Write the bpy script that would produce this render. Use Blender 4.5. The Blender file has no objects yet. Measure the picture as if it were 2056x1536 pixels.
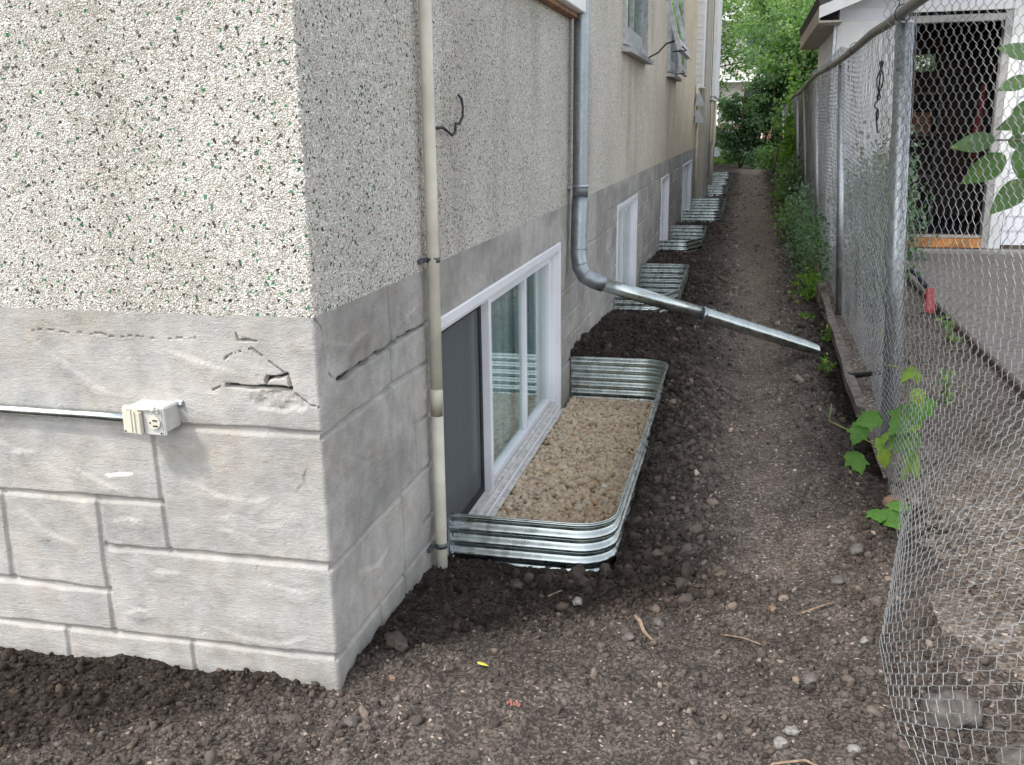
import bpy, math, random
import numpy as np
from mathutils import Vector, Matrix
random.seed(7); rng = np.random.default_rng(11)
R = math.radians
S = bpy.context.scene

# ------------------------------------------------------------------ camera
cam = bpy.data.cameras.new("camera"); co = bpy.data.objects.new("camera", cam); S.collection.objects.link(co)
fwd = Vector((-0.22796, 0.93904, -0.25727)).normalized()
upw = Vector((-0.0473, 0.254, 0.966)); right = fwd.cross(upw).normalized()
# rows of the measured rotation: world axes seen from the camera
CR = Matrix(((0.97253, -0.04669, -0.22796), (0.2325, 0.25379, 0.93890), (-0.01337, 0.96613, -0.25771)))
xa = Vector((CR[0][0], CR[1][0], CR[2][0])).normalized()
za = -Vector((CR[0][2], CR[1][2], CR[2][2])).normalized()
ya = za.cross(xa).normalized(); xa = ya.cross(za).normalized()
M = Matrix((xa, ya, za)).transposed().to_4x4(); M.translation = Vector((0.961, -2.024, 1.393))
co.matrix_world = M
cam.sensor_width = 36; cam.lens = 36 * 1930 / 2056; cam.clip_start = 0.05; cam.clip_end = 2000
S.camera = co

# ------------------------------------------------------------------ light
TO_SUN = Vector((-0.062, -0.066, 0.115)).normalized()
EL = math.asin(TO_SUN.z); AZ = math.atan2(TO_SUN.x, TO_SUN.y)
W = bpy.data.worlds.new("World"); S.world = W; W.use_nodes = True
nt = W.node_tree; bg = nt.nodes["Background"]
sky = nt.nodes.new("ShaderNodeTexSky"); sky.sky_type = 'NISHITA'; sky.sun_disc = False
sky.sun_elevation = EL; sky.sun_rotation = AZ % (2 * math.pi); sky.air_density = 1.0; sky.dust_density = 1.0; sky.ozone_density = 0.6
hz = nt.nodes.new("ShaderNodeHueSaturation"); hz.inputs["Saturation"].default_value = 0.30      # thin high cloud takes most of the blue out
nt.links.new(sky.outputs[0], hz.inputs["Color"]); nt.links.new(hz.outputs[0], bg.inputs[0]); bg.inputs[1].default_value = 0.15
sl = bpy.data.lights.new("sun", 'SUN'); sl.energy = 1.0; sl.angle = R(5); sl.color = (1.0, 0.96, 0.90)
so = bpy.data.objects.new("sun", sl); S.collection.objects.link(so)
so.rotation_euler = (-TO_SUN).to_track_quat('-Z', 'Y').to_euler()
S.view_settings.view_transform = 'Standard'; S.view_settings.look = 'None'
S.view_settings.exposure = 1.55; S.view_settings.gamma = 1.0

# ------------------------------------------------------------------ noise
def _h(ix, iy, seed):
    n = (ix.astype(np.int64) * 374761393 + iy.astype(np.int64) * 668265263 + seed * 1442695041) & 0xffffffff
    n = ((n ^ (n >> 13)) * 1274126177) & 0xffffffff
    return ((n ^ (n >> 16)) & 0xffff) / 65535.0
def vnoise(x, y, seed=0):
    x = np.asarray(x, float); y = np.asarray(y, float)
    ix = np.floor(x); iy = np.floor(y); fx = x - ix; fy = y - iy
    fx = fx * fx * (3 - 2 * fx); fy = fy * fy * (3 - 2 * fy)
    a = _h(ix, iy, seed); b = _h(ix + 1, iy, seed); c = _h(ix, iy + 1, seed); d = _h(ix + 1, iy + 1, seed)
    return (a + (b - a) * fx) * (1 - fy) + (c + (d - c) * fx) * fy
def fbm(x, y, o=4, seed=0):
    t = 0; a = 1; s = 0
    for k in range(o):
        t = t + a * (vnoise(x * 2 ** k + 7.3 * k, y * 2 ** k + 3.1 * k, seed + k) - .5); s += a; a *= .5
    return t / s * 2
def worley(x, y, seed=0):
    x = np.asarray(x, float); y = np.asarray(y, float); ix = np.floor(x); iy = np.floor(y)
    best = np.full(x.shape, 9.0)
    for dx in (-1, 0, 1):
        for dy in (-1, 0, 1):
            px = ix + dx + _h(ix + dx, iy + dy, seed); py = iy + dy + _h(ix + dx, iy + dy, seed + 5)
            best = np.minimum(best, (px - x) ** 2 + (py - y) ** 2)
    return np.sqrt(best)
def sstep(a, b, x):
    t = np.clip((x - a) / (b - a), 0, 1); return t * t * (3 - 2 * t)

# ------------------------------------------------------------------ object helpers
def tag(o, label=None, cat=None, group=None, kind=None):
    if label: o['label'] = label
    if cat: o['category'] = cat
    if group: o['group'] = group
    if kind: o['kind'] = kind
    return o
def thing(name, label, cat, loc=(0, 0, 0), rz=0, group=None):
    o = bpy.data.objects.new(name, None); S.collection.objects.link(o); o.empty_display_size = .1
    o.location = loc; o.rotation_euler = (0, 0, rz); return tag(o, label, cat, group)
def link(name, me, mat, parent=None, world=True):
    o = bpy.data.objects.new(name, me); S.collection.objects.link(o)
    if mat is not None:
        for m in (mat if isinstance(mat, (list, tuple)) else [mat]): me.materials.append(m)
    if parent is not None:
        o.parent = parent
        if world:
            p = parent; mw = Matrix.Identity(4)
            chain = []
            while p is not None: chain.append(p); p = p.parent
            for q in reversed(chain):
                mw = mw @ q.matrix_parent_inverse @ Matrix.LocRotScale(q.location, q.rotation_euler, q.scale)
            o.matrix_parent_inverse = mw.inverted()
    return o
def npmesh(name, V, F, smooth=False, attrs=None):
    """V (n,3), F (m,k) constant k"""
    V = np.asarray(V, np.float32); F = np.asarray(F, np.int32); k = F.shape[1]
    me = bpy.data.meshes.new(name); me.vertices.add(len(V)); me.vertices.foreach_set("co", V.ravel())
    me.loops.add(F.size); me.loops.foreach_set("vertex_index", F.ravel())
    me.polygons.add(len(F)); me.polygons.foreach_set("loop_start", np.arange(0, F.size, k, dtype=np.int32))
    me.polygons.foreach_set("loop_total", np.full(len(F), k, np.int32))
    if smooth: me.polygons.foreach_set("use_smooth", np.ones(len(F), bool))
    for n, a in (attrs or {}).items():
        a = np.asarray(a, np.float32)
        if a.ndim == 1: at = me.attributes.new(n, 'FLOAT', 'POINT'); at.data.foreach_set("value", a)
        else:
            at = me.attributes.new(n, 'FLOAT_COLOR', 'POINT')
            at.data.foreach_set("color", np.concatenate([a, np.ones((len(a), 1), np.float32)], 1).ravel())
    me.update(calc_edges=True); me.validate(); return me

class MB:
    def __init__(s): s.v = []; s.f = []; s.sm = []
    def add(s, vs, fs, smooth=False):
        b = len(s.v); s.v += [tuple(v) for v in vs]; s.f += [tuple(b + i for i in f) for f in fs]; s.sm += [smooth] * len(fs); return s
    def box(s, x0, x1, y0, y1, z0, z1, bev=0.0):
        if bev <= 0 or min(x1 - x0, y1 - y0, z1 - z0) < 2.2 * bev:
            v = [(x, y, z) for z in (z0, z1) for y in (y0, y1) for x in (x0, x1)]
            return s.add(v, [(0, 2, 3, 1), (4, 5, 7, 6), (0, 1, 5, 4), (2, 6, 7, 3), (0, 4, 6, 2), (1, 3, 7, 5)])
        b = bev; c = []
        idx = {}
        for ax in range(3):
            for sx in (0, 1):
                for sy in (0, 1):
                    for sz in (0, 1):
                        q = [(x0, x1)[sx] + (b if sx == 0 else -b) * (ax != 0), (y0, y1)[sy] + (b if sy == 0 else -b) * (ax != 1), (z0, z1)[sz] + (b if sz == 0 else -b) * (ax != 2)]
                        idx[(ax, sx, sy, sz)] = len(c); c.append(q)
        F = []
        for e in (0, 1):
            F.append([idx[(0, e, a, d)] for a, d in ((0, 0), (1, 0), (1, 1), (0, 1))][::(1 if e else -1)])
            F.append([idx[(1, a, e, d)] for a, d in ((0, 0), (0, 1), (1, 1), (1, 0))][::(1 if e else -1)])
            F.append([idx[(2, a, d, e)] for a, d in ((0, 0), (1, 0), (1, 1), (0, 1))][::(1 if e else -1)])
        for a in (0, 1):
            for d in (0, 1):
                F.append([idx[(0, a, d, 0)], idx[(0, a, d, 1)], idx[(1, a, d, 1)], idx[(1, a, d, 0)]])
                F.append([idx[(0, a, 0, d)], idx[(0, a, 1, d)], idx[(2, a, 1, d)], idx[(2, a, 0, d)]])
                F.append([idx[(1, 0, a, d)], idx[(1, 1, a, d)], idx[(2, 1, a, d)], idx[(2, 0, a, d)]])
                for e in (0, 1): F.append([idx[(0, a, d, e)], idx[(1, a, d, e)], idx[(2, a, d, e)]])
        return s.add(c, F)
    def tube(s, pts, r, n=10, caps=True, smooth=True, flat=None):
        pts = [Vector(p) for p in pts]; m = len(pts)
        rs = list(r) if isinstance(r, (list, tuple)) else [r] * m
        fl = flat or [(1, 1)] * m
        vs = []; prev = None
        for i, p in enumerate(pts):
            t = (pts[min(i + 1, m - 1)] - pts[max(i - 1, 0)]).normalized()
            if prev is None:
                a = Vector((0, 0, 1)) if abs(t.z) < .9 else Vector((1, 0, 0))
                u = t.cross(a).normalized()
            else: u = (prev - t * prev.dot(t)).normalized()
            w = t.cross(u); prev = u
            for k in range(n):
                an = 2 * math.pi * k / n
                vs.append(p + u * math.cos(an) * rs[i] * fl[i][0] + w * math.sin(an) * rs[i] * fl[i][1])
        fs = [(i * n + k, i * n + (k + 1) % n, (i + 1) * n + (k + 1) % n, (i + 1) * n + k) for i in range(m - 1) for k in range(n)]
        s.add(vs, fs, smooth)
        if caps:
            b = len(s.v) - len(vs)
            s.f += [tuple(b + k for k in range(n))[::-1], tuple(b + (m - 1) * n + k for k in range(n))]; s.sm += [False, False]
        return s
    def prism(s, poly, axis, a, b):
        n = len(poly)
        def P(u, v, w): return {0: (w, u, v), 1: (u, w, v), 2: (u, v, w)}[axis]
        vs = [P(u, v, a) for u, v in poly] + [P(u, v, b) for u, v in poly]
        fs = [tuple(range(n))[::-1], tuple(range(n, 2 * n))] + [(i, (i + 1) % n, n + (i + 1) % n, n + i) for i in range(n)]
        return s.add(vs, fs)
    def ell(s, c, r, n=8, m=6, rot=None):
        vs = [(0, 0, 1)]; 
        for j in range(1, m):
            for k in range(n):
                a = math.pi * j / m; b = 2 * math.pi * k / n
                vs.append((math.sin(a) * math.cos(b), math.sin(a) * math.sin(b), math.cos(a)))
        vs.append((0, 0, -1))
        if not hasattr(r, '__len__'): r = (r, r, r)
        vs = [Vector((v[0] * r[0], v[1] * r[1], v[2] * r[2])) for v in vs]
        if rot is not None: vs = [rot @ v for v in vs]
        vs = [v + Vector(c) for v in vs]
        fs = [(0, 1 + k, 1 + (k + 1) % n) for k in range(n)]
        for j in range(m - 2):
            for k in range(n): fs.append((1 + j * n + k, 1 + (j + 1) * n + k, 1 + (j + 1) * n + (k + 1) % n, 1 + j * n + (k + 1) % n))
        L = len(vs) - 1
        fs += [(L, 1 + (m - 2) * n + (k + 1) % n, 1 + (m - 2) * n + k) for k in range(n)]
        return s.add(vs, fs, True)
    def build(s, name, mat, parent=None, world=True):
        me = bpy.data.meshes.new(name); me.from_pydata(s.v, [], s.f); me.polygons.foreach_set("use_smooth", s.sm); me.update()
        return link(name, me, mat, parent, world)

# ------------------------------------------------------------------ material helpers
class NT:
    def __init__(s, name):
        s.m = bpy.data.materials.new(name); s.m.use_nodes = True; s.t = s.m.node_tree; s.b = s.t.nodes["Principled BSDF"]; s.o = s.t.nodes["Material Output"]
        s.tc = None
    def n(s, ty, **kw):
        x = s.t.nodes.new("ShaderNode" + ty)
        for k, v in kw.items(): setattr(x, k, v)
        return x
    def l(s, a, b): s.t.links.new(a, b)
    def obj(s):
        if not s.tc: s.tc = s.n("TexCoord")
        return s.tc.outputs["Object"]
    def mapv(s, sc=(1, 1, 1), rot=(0, 0, 0)):
        m = s.n("Mapping"); m.inputs["Scale"].default_value = sc; m.inputs["Rotation"].default_value = rot; s.l(s.obj(), m.inputs[0]); return m.outputs[0]
    def noise(s, scale, detail=4, rough=.55, vec=None, dist=0):
        x = s.n("TexNoise"); x.inputs["Scale"].default_value = scale; x.inputs["Detail"].default_value = detail; x.inputs["Roughness"].default_value = rough; x.inputs["Distortion"].default_value = dist
        s.l(vec if vec is not None else s.obj(), x.inputs["Vector"]); return x
    def ramp(s, fac, stops, interp='LINEAR'):
        x = s.n("ValToRGB"); x.color_ramp.interpolation = interp; e = x.color_ramp.elements
        while len(e) > 1: e.remove(e[-1])
        for i, (p, c) in enumerate(stops):
            el = e[0] if i == 0 else e.new(p)
            el.position = p; el.color = (*c, 1) if len(c) == 3 else c
        s.l(fac, x.inputs[0]); return x.outputs[0]
    def mix(s, f, a, b, mode='MIX'):
        x = s.n("Mix"); x.data_type = 'RGBA'; x.blend_type = mode
        for sock, v in ((x.inputs[0], f), (x.inputs[6], a), (x.inputs[7], b)):
            if isinstance(v, (int, float)): sock.default_value = v
            elif isinstance(v, tuple): sock.default_value = (*v, 1)
            else: s.l(v, sock)
        return x.outputs[2]
    def math(s, op, a, b=None, clamp=False):
        x = s.n("Math", operation=op); x.use_clamp = clamp
        for i, v in enumerate((a, b)):
            if v is None: continue
            if isinstance(v, (int, float)): x.inputs[i].default_value = v
            else: s.l(v, x.inputs[i])
        return x.outputs[0]
    def attr(s, name, out="Fac"):
        x = s.n("Attribute"); x.attribute_name = name; return x.outputs[out]
    def bump(s, h, dist=.01, st=1.0, prev=None):
        x = s.n("Bump"); x.inputs["Strength"].default_value = st; x.inputs["Distance"].default_value = dist; s.l(h, x.inputs["Height"])
        if prev is not None: s.l(prev, x.inputs["Normal"])
        return x.outputs[0]
    def fin(s, col=None, rough=None, normal=None, metal=None, spec=None):
        for k, v in (("Base Color", col), ("Roughness", rough), ("Metallic", metal), ("Specular IOR Level", spec)):
            if v is None: continue
            if isinstance(v, (int, float)): s.b.inputs[k].default_value = v
            elif isinstance(v, tuple): s.b.inputs[k].default_value = (*v, 1)
            else: s.l(v, s.b.inputs[k])
        if normal is not None: s.l(normal, s.b.inputs["Normal"])
        return s.m
def simple(name, col, rough=.6, metal=0, var=.12, vscale=6, bump=0, bscale=60, spec=None):
    t = NT(name); nz = t.noise(vscale, 5)
    c2 = tuple(max(0, c * (1 - 2 * var)) for c in col); c1 = tuple(min(1, c * (1 + var)) for c in col)
    c = t.ramp(nz.outputs[0], [(.3, c2), (.7, c1)])
    nm = None
    if bump: nm = t.bump(t.noise(bscale, 4).outputs[0], bump)
    return t.fin(c, rough, nm, metal, spec)

MT = {}
# pebble dash: loose crushed stone pressed in mortar, with dark and green glass chips
def pebble_mat():
    t = NT("pebble_dash")
    warp = t.noise(26, 3, .65); vv = t.n("VectorMath", operation='MULTIPLY_ADD')
    vv.inputs[1].default_value = (.020, .020, .020); t.l(warp.outputs["Color"], vv.inputs[0]); t.l(t.obj(), vv.inputs[2])
    V = t.n("TexVoronoi"); V.inputs["Scale"].default_value = 165; t.l(vv.outputs[0], V.inputs["Vector"])
    E = t.n("TexVoronoi", feature='DISTANCE_TO_EDGE'); E.inputs["Scale"].default_value = 165; t.l(vv.outputs[0], E.inputs["Vector"])
    sep = t.n("SeparateColor"); t.l(V.outputs["Color"], sep.inputs[0]); r, g, b = sep.outputs[0], sep.outputs[1], sep.outputs[2]
    chip = t.ramp(r, [(0, (.60, .565, .50)), (.25, (.76, .73, .67)), (.5, (.67, .635, .575)), (.7, (.84, .82, .78)), (.88, (.50, .45, .38)), (.93, (.78, .73, .64))], 'CONSTANT')
    dark = t.ramp(g, [(0, (0, 0, 0)), (.950, (1, 1, 1))], 'CONSTANT')
    c = t.mix(dark, chip, t.ramp(b, [(0, (.05, .045, .042)), (.45, (.10, .085, .075)), (.75, (.19, .165, .14))], 'CONSTANT'))
    # green glass comes in loose patches
    patch = t.noise(7, 2); pm = t.ramp(patch.outputs[0], [(.42, (0, 0, 0)), (.62, (1, 1, 1))])
    gth = t.math('ADD', b, t.math('MULTIPLY', pm, .035))
    gm = t.ramp(gth, [(0, (0, 0, 0)), (.982, (1, 1, 1))], 'CONSTANT')
    pos = t.n("SeparateXYZ"); t.l(t.obj(), pos.inputs[0])
    c = t.mix(gm, c, t.ramp(r, [(0, (.03, .13, .06)), (.4, (.05, .25, .10)), (.75, (.16, .32, .17))], 'CONSTANT'))
    edge = t.ramp(E.outputs["Distance"], [(0, (0, 0, 0)), (.12, (1, 1, 1))])
    mort = t.mix(edge, (.22, .205, .18), c)
    # weathering: large patches and drip stains; apart from that, warmer in tone towards the rear
    w = t.noise(1.7, 4); wm = t.ramp(w.outputs[0], [(.35, (.87, .87, .86)), (.65, (1, 1, 1))])
    mort = t.mix(1.0, mort, wm, 'MULTIPLY')
    st = t.noise(2.2, 3, vec=t.mapv((1, 1, .22))); sm = t.ramp(st.outputs[0], [(.36, (.70, .68, .65)), (.48, (1, 1, 1))])
    mort = t.mix(.55, mort, sm, 'MULTIPLY')
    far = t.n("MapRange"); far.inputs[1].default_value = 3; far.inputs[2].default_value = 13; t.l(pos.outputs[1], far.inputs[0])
    fl = t.n("MapRange"); fl.inputs[1].default_value = 1.5; fl.inputs[2].default_value = 7; t.l(pos.outputs[1], fl.inputs[0]); mort = t.mix(fl.outputs[0], mort, t.mix(1.0, mort, (1.16, 1.16, 1.15), 'MULTIPLY'))  # rear stretch brightened: its stronger sky light is put into the colour
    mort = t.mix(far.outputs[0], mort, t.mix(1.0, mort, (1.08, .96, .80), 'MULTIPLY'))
    h = t.math('SMOOTH_MIN', E.outputs["Distance"], .35); t.t.nodes[-1].inputs[2].default_value = .2
    h2 = t.math('ADD', h, t.math('MULTIPLY', r, .22))
    bare = t.noise(11, 4, .6); bm = t.ramp(bare.outputs[0], [(.60, (0, 0, 0)), (.70, (1, 1, 1))]); mort = t.mix(t.math('MULTIPLY', bm, .35), mort, (.42, .40, .37)); lump = t.noise(18, 3)
    hh = t.math('ADD', t.math('MULTIPLY', h2, .0062), t.math('MULTIPLY', lump.outputs[0], .006))
    d = t.n("Displacement"); d.inputs["Midlevel"].default_value = 0; d.inputs["Scale"].default_value = 1; t.l(hh, d.inputs["Height"]); t.l(d.outputs[0], t.o.inputs["Displacement"])
    t.m.displacement_method = 'BOTH'
    return t.fin(mort, .85, None, 0, .25)
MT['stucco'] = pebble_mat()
def cement_mat():
    t = NT("cement_render")
    a = t.attr("Col", "Color"); n1 = t.noise(2.3, 5); n2 = t.noise(14, 5, .65)
    m = t.ramp(n1.outputs[0], [(.3, (.31, .293, .27)), (.5, (.395, .378, .352)), (.72, (.465, .45, .422))])
    m = t.mix(.5, m, t.ramp(n2.outputs[0], [(.3, (.27, .255, .23)), (.7, (.56, .54, .51))]))
    pk = t.noise(3.1, 3); pm = t.ramp(pk.outputs[0], [(.55, (0, 0, 0)), (.75, (1, 1, 1))])
    m = t.mix(t.math('MULTIPLY', pm, .3), m, (.40, .34, .30))
    cl = t.noise(5.5, 3, .6, None, 1.2); m = t.mix(.9, m, t.ramp(cl.outputs[0], [(.3, (.86, .885, .90)), (.5, (1, 1, 1)), (.62, (1.02, .995, .96)), (.75, (1.10, 1.08, 1.05))]), 'MULTIPLY')
    m = t.mix(1.0, m, a, 'MULTIPLY')
    br = t.noise(9, 4, .7, t.mapv((1.4, 1.4, 26))); gr = t.noise(260, 3, .6)
    g2 = t.noise(55, 5, .7, t.mapv((1, 1, 1.8))); nm = t.bump(br.outputs[0], .004, .34); nm = t.bump(g2.outputs[0], .005, .7, nm); nm = t.bump(gr.outputs[0], .0022, .9, nm)
    return t.fin(m, .88, nm, 0, .2)
MT['cement'] = cement_mat()
def soil_mat(name, clod=False):
    t = NT(name); dry = t.attr("dry"); rnd = t.attr("rnd")
    n1 = t.noise(9, 6, .65); n2 = t.noise(90, 4, .6)
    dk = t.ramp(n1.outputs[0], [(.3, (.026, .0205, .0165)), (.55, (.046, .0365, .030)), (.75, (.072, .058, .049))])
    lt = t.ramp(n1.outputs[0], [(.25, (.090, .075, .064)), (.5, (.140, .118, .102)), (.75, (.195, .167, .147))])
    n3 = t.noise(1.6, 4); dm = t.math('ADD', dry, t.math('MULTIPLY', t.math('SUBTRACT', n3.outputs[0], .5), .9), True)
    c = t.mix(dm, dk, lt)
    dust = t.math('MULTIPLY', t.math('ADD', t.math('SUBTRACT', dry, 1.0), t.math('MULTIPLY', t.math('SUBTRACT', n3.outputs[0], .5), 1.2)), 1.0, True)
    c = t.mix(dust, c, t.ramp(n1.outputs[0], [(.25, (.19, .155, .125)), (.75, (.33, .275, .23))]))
    if clod:
        v = t.ramp(rnd, [(0, (.55, .55, .55)), (.5, (.95, .93, .92)), (.90, (1.22, 1.19, 1.15)), (.97, (1.7, 1.6, 1.5)), (.995, (3.0, 2.85, 2.65))])
        c = t.mix(1.0, c, v, 'MULTIPLY')
    else:
        sp = t.n("TexVoronoi"); sp.inputs["Scale"].default_value = 150; t.l(t.obj(), sp.inputs["Vector"])
        ss = t.n("SeparateColor"); t.l(sp.outputs["Color"], ss.inputs[0])
        c = t.mix(1.0, c, t.ramp(ss.outputs[0], [(0, (.5, .5, .5)), (.5, (1, .98, .96)), (.9, (1.5, 1.45, 1.4)), (.985, (3.2, 3.0, 2.8))], 'CONSTANT'), 'MULTIPLY')
    nm = t.bump(n2.outputs[0], .008, .9); nm = t.bump(t.noise(330, 3, .7).outputs[0], .003, .8, nm)
    return t.fin(c, .92, nm, 0, .15)
MT['soil'] = soil_mat("soil"); MT['clod'] = soil_mat("soil_clod", True)
def galv_mat(name, base, rough, spang=.1):
    t = NT(name); n = t.noise(18, 4, .6); v = t.n("TexVoronoi"); v.inputs["Scale"].default_value = 90; t.l(t.obj(), v.inputs["Vector"])
    sc = t.n("SeparateColor"); t.l(v.outputs["Color"], sc.inputs[0])
    c = t.ramp(n.outputs[0], [(.3, tuple(b * .82 for b in base)), (.7, tuple(min(1, b * 1.1) for b in base))])
    c = t.mix(spang, c, t.ramp(sc.outputs[0], [(0, (.55, .56, .57)), (1, (.95, .95, .95))]), 'MULTIPLY')
    r = t.ramp(n.outputs[0], [(.3, (rough * .75,) * 3), (.7, (rough * 1.35,) * 3)])
    return t.fin(c, r, t.bump(t.noise(5, 3).outputs[0], .02, .25), 1.0)
MT['galv'] = galv_mat("galvanised_steel", (.52, .57, .55), .27, .05)
MT['galv_dull'] = galv_mat("weathered_zinc", (.50, .53, .55), .42, .5)
MT['duct'] = galv_mat("zinc_downpipe", (.37, .405, .43), .46, .3)
def wire_mat():
    t = NT("zinc_wire"); n = t.noise(2.2, 4, .6); n2 = t.noise(30, 3)
    c = t.ramp(n.outputs[0], [(.35, (.44, .455, .46)), (.55, (.36, .365, .365)), (.68, (.25, .22, .19))]); c = t.mix(.4, c, t.ramp(n2.outputs[0], [(.3, (.65, .62, .6)), (.7, (1.2, 1.2, 1.2))]), 'MULTIPLY')
    return t.fin(c, .5, None, .85)
MT['wire'] = wire_mat()
MT['vinyl'] = simple("white_vinyl", (.80, .80, .83), .35, var=.04, vscale=4)
MT['vinyl_dirty'] = simple("dusty_vinyl", (.62, .60, .55), .5, var=.22, vscale=30)
MT['pvc'] = simple("beige_pipe_paint", (.60, .565, .47), .45, var=.10, vscale=9)
MT['oldpaint'] = simple("weathered_grey_paint", (.47, .46, .46), .7, var=.2, vscale=22, bump=.002)
MT['whitepaint'] = simple("white_trim_paint", (.78, .78, .76), .55, var=.05, vscale=7)
MT['wood_raw'] = simple("bare_brown_wood", (.30, .15, .07), .75, var=.3, vscale=14, bump=.003)
MT['beige_metal'] = simple("beige_metal_cladding", (.43, .385, .32), .5, var=.07)
MT['cream'] = simple("cream_paint", (.66, .58, .44), .6, var=.1)
MT['dark_rubber'] = simple("black_rubber", (.02, .02, .022), .55, var=.2)
MT['clamp'] = simple("dark_pipe_clamp", (.12, .13, .14), .5, .6)
MT['dark'] = simple("dark_interior", (.02, .02, .024), .8, var=.3)
MT['grey_box'] = simple("grey_cast_box", (.56, .55, .52), .5, var=.08, vscale=20, bump=.001)
MT['ivory'] = simple("ivory_plastic", (.64, .60, .49), .4, var=.06)
MT['plank'] = simple("weathered_plank", (.20, .165, .135), .85, var=.35, vscale=20, bump=.004)
MT['fencewood'] = simple("brown_fence_boards", (.13, .10, .085), .8, var=.3, vscale=8, bump=.003)
MT['orange_wood'] = simple("orange_stained_wood", (.62, .25, .055), .5, var=.25, vscale=10)
MT['concrete'] = simple("slab_concrete", (.36, .34, .31), .9, var=.15, vscale=6, bump=.003)
MT['asphalt'] = simple("old_asphalt", (.105, .10, .097), .92, var=.22, vscale=5, bump=.006, bscale=140)
MT['siding'] = simple("white_lap_siding", (.78, .78, .81), .45, var=.04)
MT['shingle'] = simple("dark_shingles", (.09, .08, .075), .9, var=.3, vscale=30, bump=.006)
MT['soffit'] = simple("beige_soffit", (.46, .41, .34), .7, var=.1)
MT['red'] = simple("red_plastic", (.36, .03, .035), .4, var=.1)
MT['bark'] = simple("bark", (.12, .09, .065), .9, var=.35, vscale=20, bump=.01, bscale=40)
MT['stem'] = simple("green_stem", (.16, .20, .06), .6, var=.25)
MT['twig'] = simple("dry_twig", (.30, .21, .14), .8, var=.3, vscale=60)
MT['brick'] = simple("dull_red_brick", (.25, .12, .08), .85, var=.3, vscale=12)
MT['carpaint'] = simple("dark_green_car_paint", (.03, .045, .045), .25, var=.05)
MT['carsilver'] = simple("silver_car_paint", (.5, .52, .55), .3, var=.05)
MT['asphalt2'] = MT['asphalt']
def glass_mat(name, tint=(.92, .96, .95), ior=1.65, see=True):
    t = NT(name); gl = t.n("BsdfGlossy"); gl.inputs["Roughness"].default_value = .015; gl.inputs["Color"].default_value = (.95, 1, .98, 1)
    tr = t.n("BsdfTransparent"); tr.inputs["Color"].default_value = (*tint, 1)
    fr = t.n("Fresnel"); ge = t.n("NewGeometry"); t.l(t.math('ADD', t.math('MULTIPLY', ge.outputs['Backfacing'], 1 / ior - ior), ior), fr.inputs["IOR"])
    if True:
        bp = t.bump(t.noise(3.0, 1).outputs[0], .004, .12); t.l(bp, gl.inputs["Normal"])
    mx = t.n("MixShader"); t.l(fr.outputs[0], mx.inputs[0]); t.l(tr.outputs[0], mx.inputs[1]); t.l(gl.outputs[0], mx.inputs[2]); t.l(mx.outputs[0], t.o.inputs["Surface"])
    return t.m
MT['glass'] = glass_mat("window_glass")
MT['screen'] = simple("insect_screen", (.085, .092, .105), .75, var=.12, vscale=3, bump=.001, bscale=500)
t_ = NT('see_through_screen'); t_.fin((.12, .13, .14), .8); tr_ = t_.n("BsdfTransparent"); mx_ = t_.n("MixShader"); mx_.inputs[0].default_value = .38
t_.l(t_.b.outputs[0], mx_.inputs[1]); t_.l(tr_.outputs[0], mx_.inputs[2]); t_.l(mx_.outputs[0], t_.o.inputs["Surface"]); MT['screen'] = t_.m
MT['blind'] = simple("pale_green_blind", (.50, .58, .59), .8, var=.12, vscale=3)
def leaf_mat(name, stops, trans=.45, rough=.5):
    t = NT(name); rnd = t.attr("rnd"); c = t.ramp(rnd, stops); n = t.noise(60, 2)
    c = t.mix(.45, c, t.ramp(n.outputs[0], [(.3, (.6, .6, .6)), (.7, (1.25, 1.25, 1.1))]), 'MULTIPLY'); bl = t.noise(28, 3); c = t.mix(t.ramp(bl.outputs[0], [(.64, (0, 0, 0)), (.72, (.6, .6, .6))]), c, (.26, .24, .08))
    t.fin(c, rough, None, 0, .35)
    tl = t.n("BsdfTranslucent"); tc = t.mix(1.0, c, (1.2, 1.45, .6), 'MULTIPLY'); t.l(tc, tl.inputs["Color"])
    mx = t.n("MixShader"); mx.inputs[0].default_value = trans; t.l(t.b.outputs[0], mx.inputs[1]); t.l(tl.outputs[0], mx.inputs[2]); t.l(mx.outputs[0], t.o.inputs["Surface"])
    return t.m
MT['leaf_dark'] = leaf_mat("foliage_dark", [(0, (.045, .092, .048)), (.5, (.095, .175, .088)), (1, (.17, .27, .13))], .35)
MT['leaf_light'] = leaf_mat("foliage_light", [(0, (.11, .19, .09)), (.5, (.20, .32, .14)), (1, (.33, .44, .23))], .5)
MT['leaf_blue'] = leaf_mat("foliage_bluegreen", [(0, (.08, .15, .105)), (.5, (.155, .26, .175)), (1, (.28, .38, .27))], .35)
MT['leaf_vine'] = leaf_mat("vine_leaf", [(0, (.07, .17, .035)), (.5, (.11, .25, .045)), (1, (.28, .38, .06))], .45)
MT['leaf_lilac'] = leaf_mat("broad_leaf", [(0, (.06, .12, .045)), (1, (.11, .20, .08))], .4)
MT['grass'] = leaf_mat("grass_blade", [(0, (.06, .12, .03)), (1, (.16, .26, .07))], .4)
MT['straw'] = leaf_mat("dry_leaf_litter", [(0, (.06, .048, .038)), (.5, (.13, .107, .088)), (.8, (.19, .15, .12)), (1, (.28, .255, .225))], .1, .8)
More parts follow.
